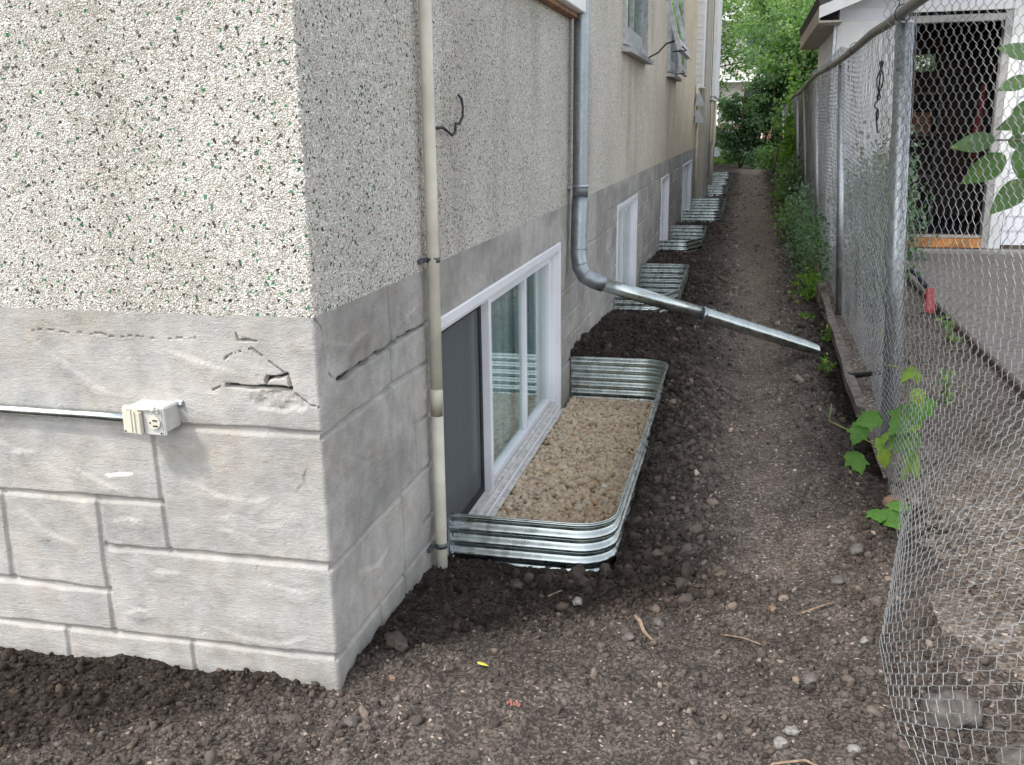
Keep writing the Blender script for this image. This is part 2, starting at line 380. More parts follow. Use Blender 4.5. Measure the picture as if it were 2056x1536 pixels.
def gravel_mat():
    t = NT("river_gravel"); rnd = t.attr("rnd"); n = t.noise(120, 3)
    c = t.ramp(rnd, [(0, (.36, .27, .18)), (.3, (.56, .44, .30)), (.6, (.66, .53, .37)), (.85, (.48, .42, .34)), (.95, (.52, .32, .18)), (1, (.74, .66, .54))])
    c = t.mix(.3, c, t.ramp(n.outputs[0], [(.3, (.6, .6, .6)), (.7, (1.1, 1.1, 1.1))]), 'MULTIPLY')
    return t.fin(c, .75, t.bump(n.outputs[0], .001, .5), 0, .25)
MT['gravel'] = gravel_mat()
MT['rock'] = simple("field_stone", (.13, .113, .10), .9, var=.3, vscale=25, bump=.006, bscale=90)
MT['rock_pale'] = simple("pale_stone", (.25, .235, .215), .85, var=.25, vscale=70, bump=.003, bscale=150)
MT['rock_brown'] = simple("brown_stone", (.20, .125, .085), .85, var=.2, vscale=20, bump=.004)
def yard_mat():
    t = NT("gravel_yard"); v = t.n("TexVoronoi"); v.inputs["Scale"].default_value = 95; t.l(t.obj(), v.inputs["Vector"]); s = t.n("SeparateColor"); t.l(v.outputs["Color"], s.inputs[0])
    c = t.ramp(s.outputs[0], [(0, (.10, .085, .073)), (.3, (.16, .138, .118)), (.6, (.215, .188, .162)), (.85, (.29, .262, .235)), (.96, (.45, .425, .40))], 'CONSTANT')
    n = t.noise(2.5, 5); c = t.mix(.7, c, t.ramp(n.outputs[0], [(.35, (.5, .42, .36)), (.65, (1.05, 1, .95))]), 'MULTIPLY')
    return t.fin(c, .9, t.bump(v.outputs["Distance"], .008, -.8), 0, .2)
MT['yard'] = yard_mat()
def lawn_mat():
    t = NT("lawn"); n = t.noise(3, 6, .7); c = t.ramp(n.outputs[0], [(.3, (.04, .075, .02)), (.7, (.10, .15, .045))])
    return t.fin(c, .95, t.bump(t.noise(50, 4).outputs[0], .03), 0, .1)
MT['lawn'] = lawn_mat()

# ------------------------------------------------------------------ scatter of one small shape, as one mesh
def ico(sub):
    import bmesh
    b = bmesh.new(); bmesh.ops.create_icosphere(b, subdivisions=sub, radius=1)
    V = np.array([v.co[:] for v in b.verts]); F = np.array([[v.index for v in f.verts] for f in b.faces]); b.free(); return V, F
def rotmats(n, amt=1.0):
    q = rng.normal(size=(n, 4)); q[:, 0] += (1 - amt) * 6; q /= np.linalg.norm(q, axis=1)[:, None]
    w, x, y, z = q.T
    return np.stack([1 - 2 * (y * y + z * z), 2 * (x * y - z * w), 2 * (x * z + y * w), 2 * (x * y + z * w), 1 - 2 * (x * x + z * z), 2 * (y * z - x * w), 2 * (x * z - y * w), 2 * (y * z + x * w), 1 - 2 * (x * x + y * y)], -1).reshape(n, 3, 3)
def scatter(P, size, sub=1, rough=.25, squash=(1, 1, 1), amt=1.0, extra=None, jit=.42):
    V, F = ico(sub); n = len(P); k = len(V)
    sc = size[:, None] * (np.array(squash)[None] * (1 + rng.uniform(-.25, .25, (n, 3))))
    disp = 1 + rng.normal(0, rough, (n, k)).clip(-.5, .6) * (.6 if sub > 1 else 1)
    if sub > 1:
        ph = rng.uniform(0, 6.28, (n, 3)); fr = rng.uniform(1.5, 3.5, (n, 3))
        disp = 1 + rough * (np.sin(V[None, :, 0] * fr[:, :1] + ph[:, :1]) + np.sin(V[None, :, 1] * fr[:, 1:2] + ph[:, 1:2]) + np.sin(V[None, :, 2] * fr[:, 2:] + ph[:, 2:])) * .5 + rng.normal(0, rough * jit, (n, k))
    X = V[None] * disp[..., None] * sc[:, None]
    X = np.einsum('nij,nkj->nki', rotmats(n, amt), X) + P[:, None]
    FF = (F[None] + (np.arange(n) * k)[:, None, None]).reshape(-1, 3)
    at = {'rnd': np.repeat(rng.uniform(0, 1, n), k)}
    for a, v in (extra or {}).items(): at[a] = np.repeat(v, k)
    return X.reshape(-1, 3), FF, at
def leaves(P, size, up=.3, asp=.45, dirs=None, bias=None, curl=.12):
    """folded pointed leaves, six corners each"""
    n = len(P); d = rng.normal(size=(n, 3)) if dirs is None else dirs + rng.normal(0, .5, (n, 3))
    d[:, 2] -= .15; d /= np.linalg.norm(d, axis=1)[:, None]
    u = rng.normal(size=(n, 3)); u[:, 2] += up * 4; nrm = u - (u * d).sum(1)[:, None] * d; nrm /= np.linalg.norm(nrm, axis=1)[:, None]
    s = np.cross(nrm, d); L = size[:, None]
    pts = []
    for a, b, c in ((0, 0, 0), (.35, .5, -curl), (.7, .38, -curl * .8), (1, 0, -.1), (.7, -.38, -curl * .8), (.35, -.5, -curl)):
        pts.append(P + d * L * a + s * L * asp * b * 1.6 - nrm * L * (-c if b else 0))
    X = np.stack(pts, 1); k = 6
    F = np.array([[0, 1, 2, 3], [0, 3, 4, 5]]); FF = (F[None] + (np.arange(n) * k)[:, None, None]).reshape(-1, 4)
    r = rng.uniform(0, 1, n) if bias is None else np.clip(bias + rng.normal(0, .18, n), 0, 1)
    return X.reshape(-1, 3), FF, {'rnd': np.repeat(r, k)}

# ------------------------------------------------------------------ terrain
WELLS = [(.967, 3.38, .575, .085, 'round'), (5.30, 7.15, .465, .11, 'cut'), (9.17, 10.93, .47, .095, 'cut'), (13.2, 15.76, .60, .10, 'round'),
         (18.3, 19.65, .565, .10, 'round'), (20.75, 22.2, .565, .10, 'round'), (23.5, 25.4, .565, .10, 'round')]
def ground_z(x, y, detail=True):
    x = np.asarray(x, float); y = np.asarray(y, float)
    zw = np.interp(y, [-3, 0, .17, .5, .78, .92, 1.1, 2, 3.1, 3.67, 4.3, 5.2, 6, 7.6, 8.6, 9.1, 12, 13.1, 17, 30, 60], [-.02, 0, .02, -.012, -.045, -.075, -.085, -.03, .07, .11, .07, .0, -.03, .03, .0, -.02, .02, -.07, -.04, 0, 0])
    zp = np.interp(y, [-3, 0, 1, 4, 10, 30, 60], [-.03, -.01, -.03, -.05, -.05, -.0, 0])
    k = sstep(.35, 1.0, x); z = zw * (1 - k) + zp * k
    z = z + .05 * np.exp(-((x - .66) / .13) ** 2) * sstep(.5, 1.6, y) * sstep(4.2, 3.3, y) * .3
    hol = -.07 * np.exp(-((x - 1.52) / .11) ** 2) * sstep(1.6, 2.4, y) * sstep(4.6, 3.6, y)
    z = z + hol + .045 * np.exp(-((x - 1.38) / .16) ** 2) * sstep(.3, 1.2, y)
    z = z - .03 * np.exp(-((x - 1.02) / .2) ** 2) * sstep(1, 3, y)
    for i in range(22):
        fx_ = 1.04 + (.11 if i % 2 else -.10) + .05 * math.sin(i * 2.3); fy_ = .15 + i * .46 + .1 * math.sin(i * 5.1); an = .25 * math.sin(i * 1.7)
        u_ = (x - fx_) * math.cos(an) + (y - fy_) * math.sin(an); v_ = -(x - fx_) * math.sin(an) + (y - fy_) * math.cos(an)
        r_ = np.sqrt((u_ / .05) ** 2 + (v_ / .14) ** 2); z = z - .012 * sstep(1.1, .8, r_) + .005 * np.exp(-((r_ - 1.25) / .2) ** 2)
    fr = sstep(.02, -.15, y) * sstep(.3, -.1, x)
    z = z + fr * (.012 * fbm(x * 5, y * 5, 2, 3))
    near = sstep(40, 25, y)
    z = z + near * (.022 * fbm(x * 2.1, y * 2.1, 3, 1) + .016 * fbm(x * 7, y * 7, 3, 2))
    if detail:
        path = np.exp(-((x - 1.05) / .3) ** 2)
        lump = np.clip(.55 - worley(x * 14, y * 14, 4), 0, 1) * .028 + np.clip(.5 - worley(x * 33, y * 33, 9), 0, 1) * .016
        sel = sstep(-.1, .35, fbm(x * 1.7, y * 1.7, 2, 21)) * .8 + .35
        z = z + near * lump * sel * (1 - .85 * path) + near * .005 * fbm(x * 45, y * 45, 2, 6)
    # holes: inside the metal wells and under the house
    for (a, b, w, rz, kind) in WELLS:
        mg = np.clip(.006 + .004 * (y - 2), .006, .05); ins = (x < w + .005) & (y > a - mg) & (y < b + mg)
        z = np.where(ins, np.minimum(z, -.20), z)
    z = np.where((x < -.03) & (y > .03) & (y < 26.8), -.35, z)
    # yard beyond the fence lies under its own gravel sheet
    z = z - .07 * sstep(1.60, 1.9, x)
    return z
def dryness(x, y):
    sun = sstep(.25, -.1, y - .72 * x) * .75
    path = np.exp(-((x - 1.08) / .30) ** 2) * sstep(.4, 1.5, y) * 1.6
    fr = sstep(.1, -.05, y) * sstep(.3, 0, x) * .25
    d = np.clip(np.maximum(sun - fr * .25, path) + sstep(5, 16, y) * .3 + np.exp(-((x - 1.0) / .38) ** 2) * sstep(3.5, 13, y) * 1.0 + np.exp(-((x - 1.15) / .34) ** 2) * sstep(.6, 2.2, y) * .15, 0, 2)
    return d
def prog(a, b, s0, g, mx):
    out = [a]; s = s0
    while out[-1] < b: out.append(out[-1] + s); s = min(s * g, mx)
    out[-1] = b; return out
xs = np.array(sorted(set([-400, -200, -80, -40, -20, -12, -8, -5, -3.5, -2.5, -2, -1.6] + list(np.arange(-1.4, 1.9, .0085)) + prog(1.9, 6, .03, 1.25, 1) + [8, 12, 20, 40, 80, 200, 400])))
ys = np.array(sorted(set([-400, -150, -60, -30, -15, -8, -5, -3, -2.2, -1.8, -1.5, -1.2] + list(np.arange(-1.0, 2.2, .0085)) + prog(2.2, 26, .0088, 1.004, .06) + prog(26, 60, .08, 1.08, 2) + [90, 150, 400])))
X, Y = np.meshgrid(xs, ys); Z = ground_z(X, Y)
flat = (np.abs(X) > 10) | (Y > 45) | (Y < -12); Z = np.where(flat, -.06, Z)
nx, ny = len(xs), len(ys); I = np.arange(nx * ny).reshape(ny, nx)
F = np.stack([I[:-1, :-1], I[:-1, 1:], I[1:, 1:], I[1:, :-1]], -1).reshape(-1, 4)
me = npmesh("ground", np.stack([X, Y, Z], -1).reshape(-1, 3), F, True, {'dry': dryness(X, Y).ravel(), 'rnd': np.zeros(nx * ny)})
tag(link("ground", me, MT['soil']), kind='structure')

# soil crumbs and clods
def clods(n, xr, yr, smin, smax, power, sub, dens=None, squash=(1, 1, .75), rough=.34, sink=.28):
    x = rng.uniform(*xr, n); y = rng.uniform(*yr, n)
    if dens is not None:
        k = rng.uniform(0, 1, n) < dens(x, y); x = x[k]; y = y[k]
    ok = ~((x < .0) & (y > -.0) & (y < 27))
    for (a, b, w, rz, kind) in WELLS: ok &= ~((x < w + .008) & (y > a - .012) & (y < b + .012))
    x = x[ok]; y = y[ok]; m = len(x)
    s = smin * (1 - rng.uniform(0, 1, m) * (1 - (smin / smax) ** power)) ** (-1 / power)
    z = ground_z(x, y) + s * (1 - 2 * sink) * .5
    return scatter(np.stack([x, y, z], 1), s, sub, rough, squash, 1.0, {'dry': np.clip(dryness(x, y) + rng.normal(0, .16, m), 0, 2)})
def dn(x, y):
    berm = np.exp(-((x - .55) / .3) ** 2) * sstep(.1, .6, y) + np.exp(-((x - 1.42) / .14) ** 2) + sstep(0, -.05, y) * sstep(.4, -.1, x) * .9
    patch = sstep(-.15, .35, fbm(x * 2.3, y * 2.3, 3, 31))
    pth = np.exp(-((x - 1.08) / .24) ** 2) * sstep(.6, 1.6, y); return np.clip((.10 + .9 * berm + .35 * patch) * (1 - .85 * pth), 0, 1)
parts = [clods(52000, (-1.3, 1.75), (-1.0, 2.6), .0022, .012, 1.7, 1, lambda x, y: np.clip(dn(x, y) + .30 * (1 - .7 * np.exp(-((x - 1.08) / .24) ** 2) * sstep(.6, 1.6, y)), 0, 1)),
         clods(8000, (-1.3, 1.7), (-1.0, 3.2), .006, .019, 2.9, 2, dn),
         clods(16000, (0, 1.65), (2.6, 7), .004, .018, 1.8, 1, dn),
         clods(1500, (0, 1.65), (2.6, 9), .012, .03, 2.2, 2, dn),
         clods(9000, (0, 1.6), (7, 27), .008, .035, 1.8, 1, dn),
         clods(420, (.05, .95), (.35, .98), .010, .026, 2.0, 2, lambda x, y: np.exp(-((y - .86) / .12) ** 2) * sstep(.15, .4, x)),
         clods(700, (.62, .9), (.9, 3.4), .009, .026, 2.0, 2)]
vo = 0; VV = []; FF = []; AT = {'rnd': [], 'dry': []}
for v, f, a in parts:
    VV.append(v); FF.append(f + vo); vo += len(v)
    for k in AT: AT[k].append(a[k])
me = npmesh("soil_clods", np.concatenate(VV), np.concatenate(FF), True, {k: np.concatenate(v) for k, v in AT.items()})
tag(link("soil_clods", me, MT['clod']), label="loose crumbs and clods of dark earth strewn over the whole dug passage", cat="soil", kind='stuff')

# ------------------------------------------------------------------ house
house = thing("apartment_building", "long house with pebble dashed walls over a grey scored cement foundation", "building", (0, 0, 0))
WIN = [(.865, 3.05), (5.42, 6.80), (9.36, 10.45), (13.15, 15.45)]      # basement windows along the side wall
WZ = (-.135, .79)
UPW = [(1.9, 3.42, 2.06, 3.3), (5.62, 7.25, 1.98, 3.35), (9.75, 11.15, 1.98, 3.35)]
END = 26.9
def fold(u, off, r=.009):
    """u<0 runs along the front wall, u>0 along the side wall; off pushes outward"""
    x = np.where(u < 0, u, 0.0); y = np.where(u > 0, u, 0.0)
    t = np.clip((u + r) / (2 * r), 0, 1); ang = t * math.pi / 2
    cx, cy = -r, r
    inarc = np.abs(u) < r
    nx_ = np.where(inarc, np.sin(ang), np.where(u > 0, 1.0, 0.0)); ny_ = np.where(inarc, -np.cos(ang), np.where(u > 0, 0.0, -1.0))
    x = np.where(inarc, cx + r * np.sin(ang), x); y = np.where(inarc, cy - r * np.cos(ang), y)
    return x + nx_ * off, y + ny_ * off
def grid_wall(name, us, zs, holes, hfun, mat, base=0.0, attrs=None, ragged=0):
    us = np.array(us); zs = np.array(zs); us = us[np.concatenate([[True], np.diff(us) > 8e-4])]; zs = zs[np.concatenate([[True], np.diff(zs) > 8e-4])]
    for (a, b, c, d) in holes:
        for arr, vals in ((us, (a, b)), (zs, (c, d))):
            for v in vals:
                if arr[0] < v < arr[-1]: arr[np.abs(arr - v).argmin()] = v
    U, Zz = np.meshgrid(us, zs)
    H = hfun(U, Zz) if hfun else 0 * U
    x, y = fold(U, H + base)
    Z2 = Zz.copy()
    if ragged: Z2[0] += ragged * fbm(us * 30, us * 0 + 3.3, 3, 5)
    nx, ny = len(us), len(zs); I = np.arange(nx * ny).reshape(ny, nx)
    uc = (us[1:] + us[:-1]) / 2; zc = (zs[1:] + zs[:-1]) / 2; UC, ZC = np.meshgrid(uc, zc)
    keep = np.ones(UC.shape, bool)
    for (a, b, c, d) in holes: keep &= ~((UC > a) & (UC < b) & (ZC > c) & (ZC < d))
    F = np.stack([I[:-1, :-1], I[:-1, 1:], I[1:, 1:], I[1:, :-1]], -1)[keep]
    at = attrs(U, Zz) if attrs else None
    if at: at = {k: v.reshape(-1, 3) if v.ndim == 3 else v.ravel() for k, v in at.items()}
    return link(name, npmesh(name, np.stack([x, y, Z2], -1).reshape(-1, 3), F, True, at), mat, house)

# --- foundation relief
def segd(U, V, a, b):
    ax, ay = a; bx, by = b; dx, dy = bx - ax, by - ay; L = dx * dx + dy * dy + 1e-12
    t = np.clip(((U - ax) * dx + (V - ay) * dy) / L, 0, 1)
    px, py = ax + t * dx, ay + t * dy
    side = ((U - ax) * dy - (V - ay) * dx) / math.sqrt(L)
    return np.hypot(U - px, V - py), side, t
GRO = [((-1.6, .67), (.0, .685)), ((-1.6, .46), (-.463, .473)), ((-.64, .335), (.0, .342)), ((-1.6, .215), (-.65, .205)), ((-1.6, .07), (0, .087)),
       ((-.460, .668), (-.450, .338)), ((-.646, .47), (-.648, .08)), ((-.939, .466), (-.945, .215)), ((-.415, .08), (-.41, -.05)), ((-.8, .07), (-.8, -.08)), ((-1.2, .66), (-1.2, .46)),
       ((0, .676), (.466, .681)), ((.466, .681), (.80, .671)), ((.484, .967), (.493, .797)), ((.481, .795), (.474, .679)), ((.664, .674), (.666, .34)),
       ((.664, .500), (.86, .498)), ((0, .334), (.86, .331)), ((.520, .331), (.522, .075)), ((.313, .073), (.315, -.1)), ((0, .082), (.86, .07)), ((.52, .07), (.52, -.1)), ((.11, .792), (.86, .796)), ((.70, .16), (.86, .162))]
rr = random.Random(5)
zlev = [.80, .665, .5, .34, .20, .07]
yy = 3.1
while yy < 17:
    L = rr.uniform(.35, .8); k = rr.choice([0, 1, 2, 3, 4])
    for j, zl in enumerate(zlev):
        if rr.random() < .72: GRO.append(((yy, zl + rr.uniform(-.006, .006)), (yy + L, zl + rr.uniform(-.006, .006))))
        if j < 5 and rr.random() < .75:
            xv = yy + rr.uniform(.05, L); GRO.append(((xv, zl), (xv + rr.uniform(-.01, .01), zlev[j + 1])))
    if rr.random() < .5: xv = yy + rr.uniform(0, L); GRO.append(((xv, .967), (xv, .8)))
    yy += L
RIDGE = [[(-.79, .895), (-.687, .829), (-.605, .772), (-.528, .746)], [(-.749, .605), (-.692, .544), (-.619, .514), (-.532, .485)], [(-.299, .447), (-.241, .452), (-.186, .429), (-.12, .44)],
         [(-.391, .545), (-.286, .505), (-.2, .495), (-.143, .516)], [(-.553, .323), (-.49, .278), (-.421, .277)], [(-.346, .136), (-.251, .11), (-.148, .107), (-.073, .138)],
         [(-.409, .88), (-.313, .852), (-.192, .822)], [(-.608, .144), (-.559, .157), (-.514, .143)], [(-.627, .405), (-.556, .418), (-.512, .408)], [(-.626, .354), (-.567, .337)],
         [(-.30, .42), (-.22, .40), (-.16, .36)], [(-.9, .43), (-.82, .36), (-.72, .33)], [(-.95, .62), (-.86, .585), (-.80, .59)], [(-.1, .62), (-.06, .57), (-.08, .53)], [(-.2, .28), (-.1, .26), (-.03, .27)],
         [(.1, .6), (.25, .52), (.38, .5)], [(.15, .25), (.3, .2), (.4, .22)], [(.05, .9), (.2, .86), (.35, .88)], [(.55, .9), (.62, .85), (.75, .87)], [(.7, .62), (.76, .58), (.8, .6)]]
CRACK = [[(-.83, .910), (-.788, .909), (-.745, .916), (-.704, .915), (-.67, .909), (-.637, .912), (-.60, .909), (-.578, .913), (-.55, .905), (-.525, .903), (-.49, .909), (-.448, .908), (-.42, .903), (-.392, .904), (-.35, .909), (-.314, .910)],
         [(-.206, .926), (-.201, .908), (-.17, .91), (-.147, .907)], [(-.24, .862), (-.225, .873), (-.214, .877), (-.19, .883), (-.168, .89), (-.14, .873), (-.114, .854), (-.095, .84), (-.076, .824)],
         [(-.279, .782), (-.255, .794), (-.236, .797), (-.205, .793), (-.174, .794)], [(-.06, .78), (-.03, .757), (0, .752)],
         [(.0, .967), (.02, .95), (.032, .938), (.037, .89), (.045, .841), (.06, .82), (.082, .803), (.11, .792)]]
GAP = [[(-.24, .796), (-.174, .794), (-.12, .797), (-.072, .794)], [(-.135, .81), (-.131, .82), (-.1, .823), (-.079, .83), (-.073, .80)],
       [(.11, .792), (.16, .785), (.208, .788), (.25, .797), (.297, .792), (.36, .80), (.42, .795), (.482, .797), (.6, .80), (.7, .797), (.80, .797)]]
def near_idx(us, a, b, pad):
    lo = np.searchsorted(us, a - pad); hi = np.searchsorted(us, b + pad); return lo, hi
def found_h(U, Zz):
    us = U[0]; H = .0016 * fbm(U * 9, Zz * 24, 4, 41) + .0045 * fbm(U * 3, Zz * 4.5, 3, 43)
    for (a, b) in GRO:
        lo, hi = near_idx(us, min(a[0], b[0]), max(a[0], b[0]), .03)
        if hi <= lo: continue
        u = U[:, lo:hi]; z = Zz[:, lo:hi]
        wob = .0025 * fbm(u * 14, z * 14, 2, 51)
        d, s, t = segd(u, z, a, b)
        horiz = abs(a[1] - b[1]) < abs(a[0] - b[0])
        front = a[0] <= 0 and b[0] <= 0
        w = (.0075 if front else .0058) * (1 + .35 * fbm(u * 6, z * 6, 2, 8))
        dep = .0085 if front else .011
        dd = np.abs(d + wob)
        H[:, lo:hi] -= dep * sstep(w * 1.5, w * .45, dd)
    for pl in RIDGE:
        for i in range(len(pl) - 1):
            a, b = pl[i], pl[i + 1]; lo, hi = near_idx(us, min(a[0], b[0]), max(a[0], b[0]), .05)
            u = U[:, lo:hi]; z = Zz[:, lo:hi]; d, s, t = segd(u, z, a, b)
            k = i + t; k = np.sin(np.pi * np.clip((k) / (len(pl) - 1), 0, 1)) ** .6
            sg = np.where(s > 0, 1, -1)
            H[:, lo:hi] = np.maximum(H[:, lo:hi], -99) + k * np.where(sg > 0, .0042 * np.exp(-(d / .026) ** 2), -.0016 * np.exp(-(d / .012) ** 2) + .0030 * np.exp(-(d / .006) ** 2)) * .95
    for ci, pl in enumerate(CRACK):
        for i in range(len(pl) - 1):
            a, b = pl[i], pl[i + 1]; lo, hi = near_idx(us, min(a[0], b[0]), max(a[0], b[0]), .02)
            u = U[:, lo:hi]; z = Zz[:, lo:hi]; d, s, t = segd(u, z, a, b)
            wd = (.0007 + .0034 * vnoise(u * 34, z * 34, 71) ** 1.5) * (.62 if ci == 0 else .85); d = np.abs(d + .0016 * fbm(u * 60, z * 60, 2, 75))
            H[:, lo:hi] = np.minimum(H[:, lo:hi], (-.012 if ci == 0 else -.020) * sstep(wd * 1.1, wd * .35, d) + .005)
    for pl in GAP:
        for i in range(len(pl) - 1):
            a, b = pl[i], pl[i + 1]; lo, hi = near_idx(us, min(a[0], b[0]), max(a[0], b[0]), .03)
            u = U[:, lo:hi]; z = Zz[:, lo:hi]; d, s, t = segd(u, z, a, b)
            wd = .0035 + .006 * vnoise(u * 22, z * 22, 72)
            H[:, lo:hi] = np.minimum(H[:, lo:hi], (-.04 if a[0] < 0 else -.05) * sstep(wd * (.9 if a[0] < 0 else 1.2), wd * .4, d) + .004)
    # spalled patch under the broken joint
    d = np.hypot((U + .105) / .075, (Zz - .765) / .030)
    H -= .007 * sstep(1.05, .75, d + .25 * fbm(U * 40, Zz * 40, 3, 81)) * (1 + .9 * fbm(U * 70, Zz * 70, 3, 83))
    H -= .003 * sstep(.72, 1.0, fbm(U * 45, Zz * 45, 2, 91)) * (np.abs(U) < 1.4)
    return H
def found_col(U, Zz):
    c = np.ones(U.shape + (3,))
    # dust and mortar fines lodged in the scored joints of the sunny wall, grime in cracks of the other
    st = fbm(U * 1.3, Zz * 5, 3, 61)[..., None]
    c *= 1 + .12 * st * np.array([1, 1.0, 1.05])
    ru = sstep(.35, .8, fbm(U * 3.1, Zz * 6.5, 3, 63))[..., None]
    c *= 1 - ru * np.array([.02, .05, .09])
    d = np.hypot((U + .572) / .045, (Zz - .5425 - .12 * (U + .572) ** 1) / .0058)
    m = sstep(1.15, .85, d + .35 * fbm(U * 60, Zz * 60, 2, 66))[..., None]
    c = c * (1 - m) + m * 2.0
    gr = (sstep(.3, 0, Zz + .1) * .25 * (vnoise(U * 6, Zz * 3, 15)))[..., None]
    c *= 1 - gr * np.array([.6, .7, .8])
    # darker blotches along the whole side wall
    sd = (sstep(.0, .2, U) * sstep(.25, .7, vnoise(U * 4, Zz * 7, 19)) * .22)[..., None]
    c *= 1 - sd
    return {'Col': c}
uf = sorted(set(prog(-9, -1.25, .9, .9, 1)[:0] + [-9, -7, -5, -4, -3, -2.4, -2, -1.7, -1.5, -1.4] + list(np.arange(-1.3, -1.0, .006)) + list(np.arange(-1.0, .12, .0024)) + list(np.arange(.12, .92, .0036)) + list(np.arange(.92, 3.2, .009)) + list(np.arange(3.2, 17, .0135)) + list(np.arange(17, END, .25)) + [END]))
zf = list(np.arange(-.2, .9695, .0034)); zf[-1] = .969
grid_wall("foundation_wall", uf, zf, [(a, b, *WZ) for a, b in WIN], found_h, MT['cement'], 0, found_col)
us_ = sorted(set([-9, -7, -5, -4, -3, -2.4, -2, -1.7, -1.5, -1.4] + list(np.arange(-1.3, 1.1, .003)) + prog(1.1, END, .004, 1.012, .12)))
zs_ = list(np.arange(.966, 1.80, .003)) + prog(1.80, 6.6, .01, 1.12, .12)
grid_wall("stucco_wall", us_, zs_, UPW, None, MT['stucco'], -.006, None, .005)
mb = MB(); mb.box(-9, -.04, END - .02, END, -.3, 6.6); mb.box(-9.02, -9, 0, END, -.3, 6.6); mb.box(-9.02, 0, 0, END, 6.6, 6.7)
mb.build("rear_wall", MT['cream'], house)
mb = MB(); mb.box(-9.4, .38, -.4, END + .4, 6.7, 6.85, .02); mb.prism([(-9.4, 6.85), (.38, 6.85), (-4.5, 9.2)], 1, -.4, END + .4); mb.build("roof", MT['shingle'], house)
# lath gap where the two finishes meet and back of the seam
mb = MB(); mb.box(-9, -.025, .02, .05, -.3, 6.6); mb.box(-.05, -.022, .05, .82, -.3, 6.6); mb.box(-.05, -.022, 3.1, 5.35, -.3, 1.9); mb.build("inner_wall", MT['dark'], house)

def ring(mb, y0, y1, z0, z1, w, x0, x1, bev=.002, wb=None):
    wb = w if wb is None else wb
    mb.box(x0, x1, y0, y1, z1 - w, z1, bev); mb.box(x0, x1, y0, y1, z0, z0 + wb, bev)
    mb.box(x0, x1, y0, y0 + w, z0 + wb, z1 - w, bev); mb.box(x0, x1, y1 - w, y1, z0 + wb, z1 - w, bev)
def basement_window(i, y0, y1):
    z0, z1 = WZ
    f = MB(); ring(f, y0, y1, z0, z1, .038, -.06, .010, .003, .02)
    ring(f, y0 + .0385, y1 - .0385, z0 + .021, z1 - .0385, .022, -.085, -.012, .002, .022)
    fo = f.build("basement_window", MT['vinyl'], house)
    a, b, c, d = y0 + .061, y1 - .061, z0 + .044, z1 - .061
    s = MB(); s.box(-.05, .026, y0 + .005, y1 - .002, z0 - .012, z0 - .001, .003); s.box(-.0115, .004, y0 + .04, y1 - .04, z0 + .0205, z0 + .028)
    s.box(-.03, -.012, y0 + .062, y1 - .062, z0 + .0435, z0 + .052); s.build("sill", MT['vinyl_dirty'], fo)
    g = MB()
    if i == 0:
        sp = 1.635
        m = MB(); m.box(-.082, -.018, sp, sp + .035, c, d, .002); m.build("mullion", MT['vinyl'], fo)
        k = MB(); ring(k, a, sp - .002, c + .002, d - .002, .03, -.066, -.050, .002); k.build("screen_frame", MT['dark'], fo)
        k = MB(); k.box(-.060, -.057, a + .03, sp - .03, c + .03, d - .03); k.build("insect_screen", MT['screen'], fo)
        k = MB(); ring(k, sp + .037, b, c, d, .036, -.075, -.036, .002); k.box(-.062, -.040, 2.385, 2.42, c + .036, d - .036, .002); k.build("sash", MT['vinyl'], fo)
        g.box(-.060, -.056, sp + .07, b - .03, c + .03, d - .03)
        q = MB(); q.box(-.09, -.066, 2.42, 2.47, c, d); q.box(-.11, -.08, 2.78, 2.86, c, d); q.build("inner_stile", MT['blind'], fo)
    else:
        mid = (a + b) / 2
        k = MB(); ring(k, a, b, c, d, .035, -.075, -.036, .002); k.box(-.07, -.035, mid - .02, mid + .02, c + .035, d - .035, .002); k.build("sash", MT['vinyl'], fo)
        g.box(-.060, -.056, a + .03, b - .03, c + .03, d - .03)
    g.build("pane", MT['glass'], fo)
    r = MB(); r.box(-.62, -.60, y0, y1, z0, z1); r.box(-.6, -.086, y0 - .02, y0, z0, z1); r.box(-.6, -.086, y1, y1 + .02, z0, z1); r.box(-.6, -.086, y0, y1, z0 - .02, z0); r.box(-.6, -.086, y0, y1, z1, z1 + .02)
    r.build("reveal", MT['blind'] if i == 0 else MT['dark'], fo)
    if i == 0:
        c_ = MB()
        n = 96
        for k in range(n):
            ya_ = .93 + k * .022; c_.box(-.118 - .004 * math.sin(k * .9), -.115 - .004 * math.sin(k * .9), ya_, ya_ + .021, z0 + .03, z1 - .03)
        c_.build("curtain", MT['blind'], fo)
for i, (a, b) in enumerate(WIN): basement_window(i, a, b)

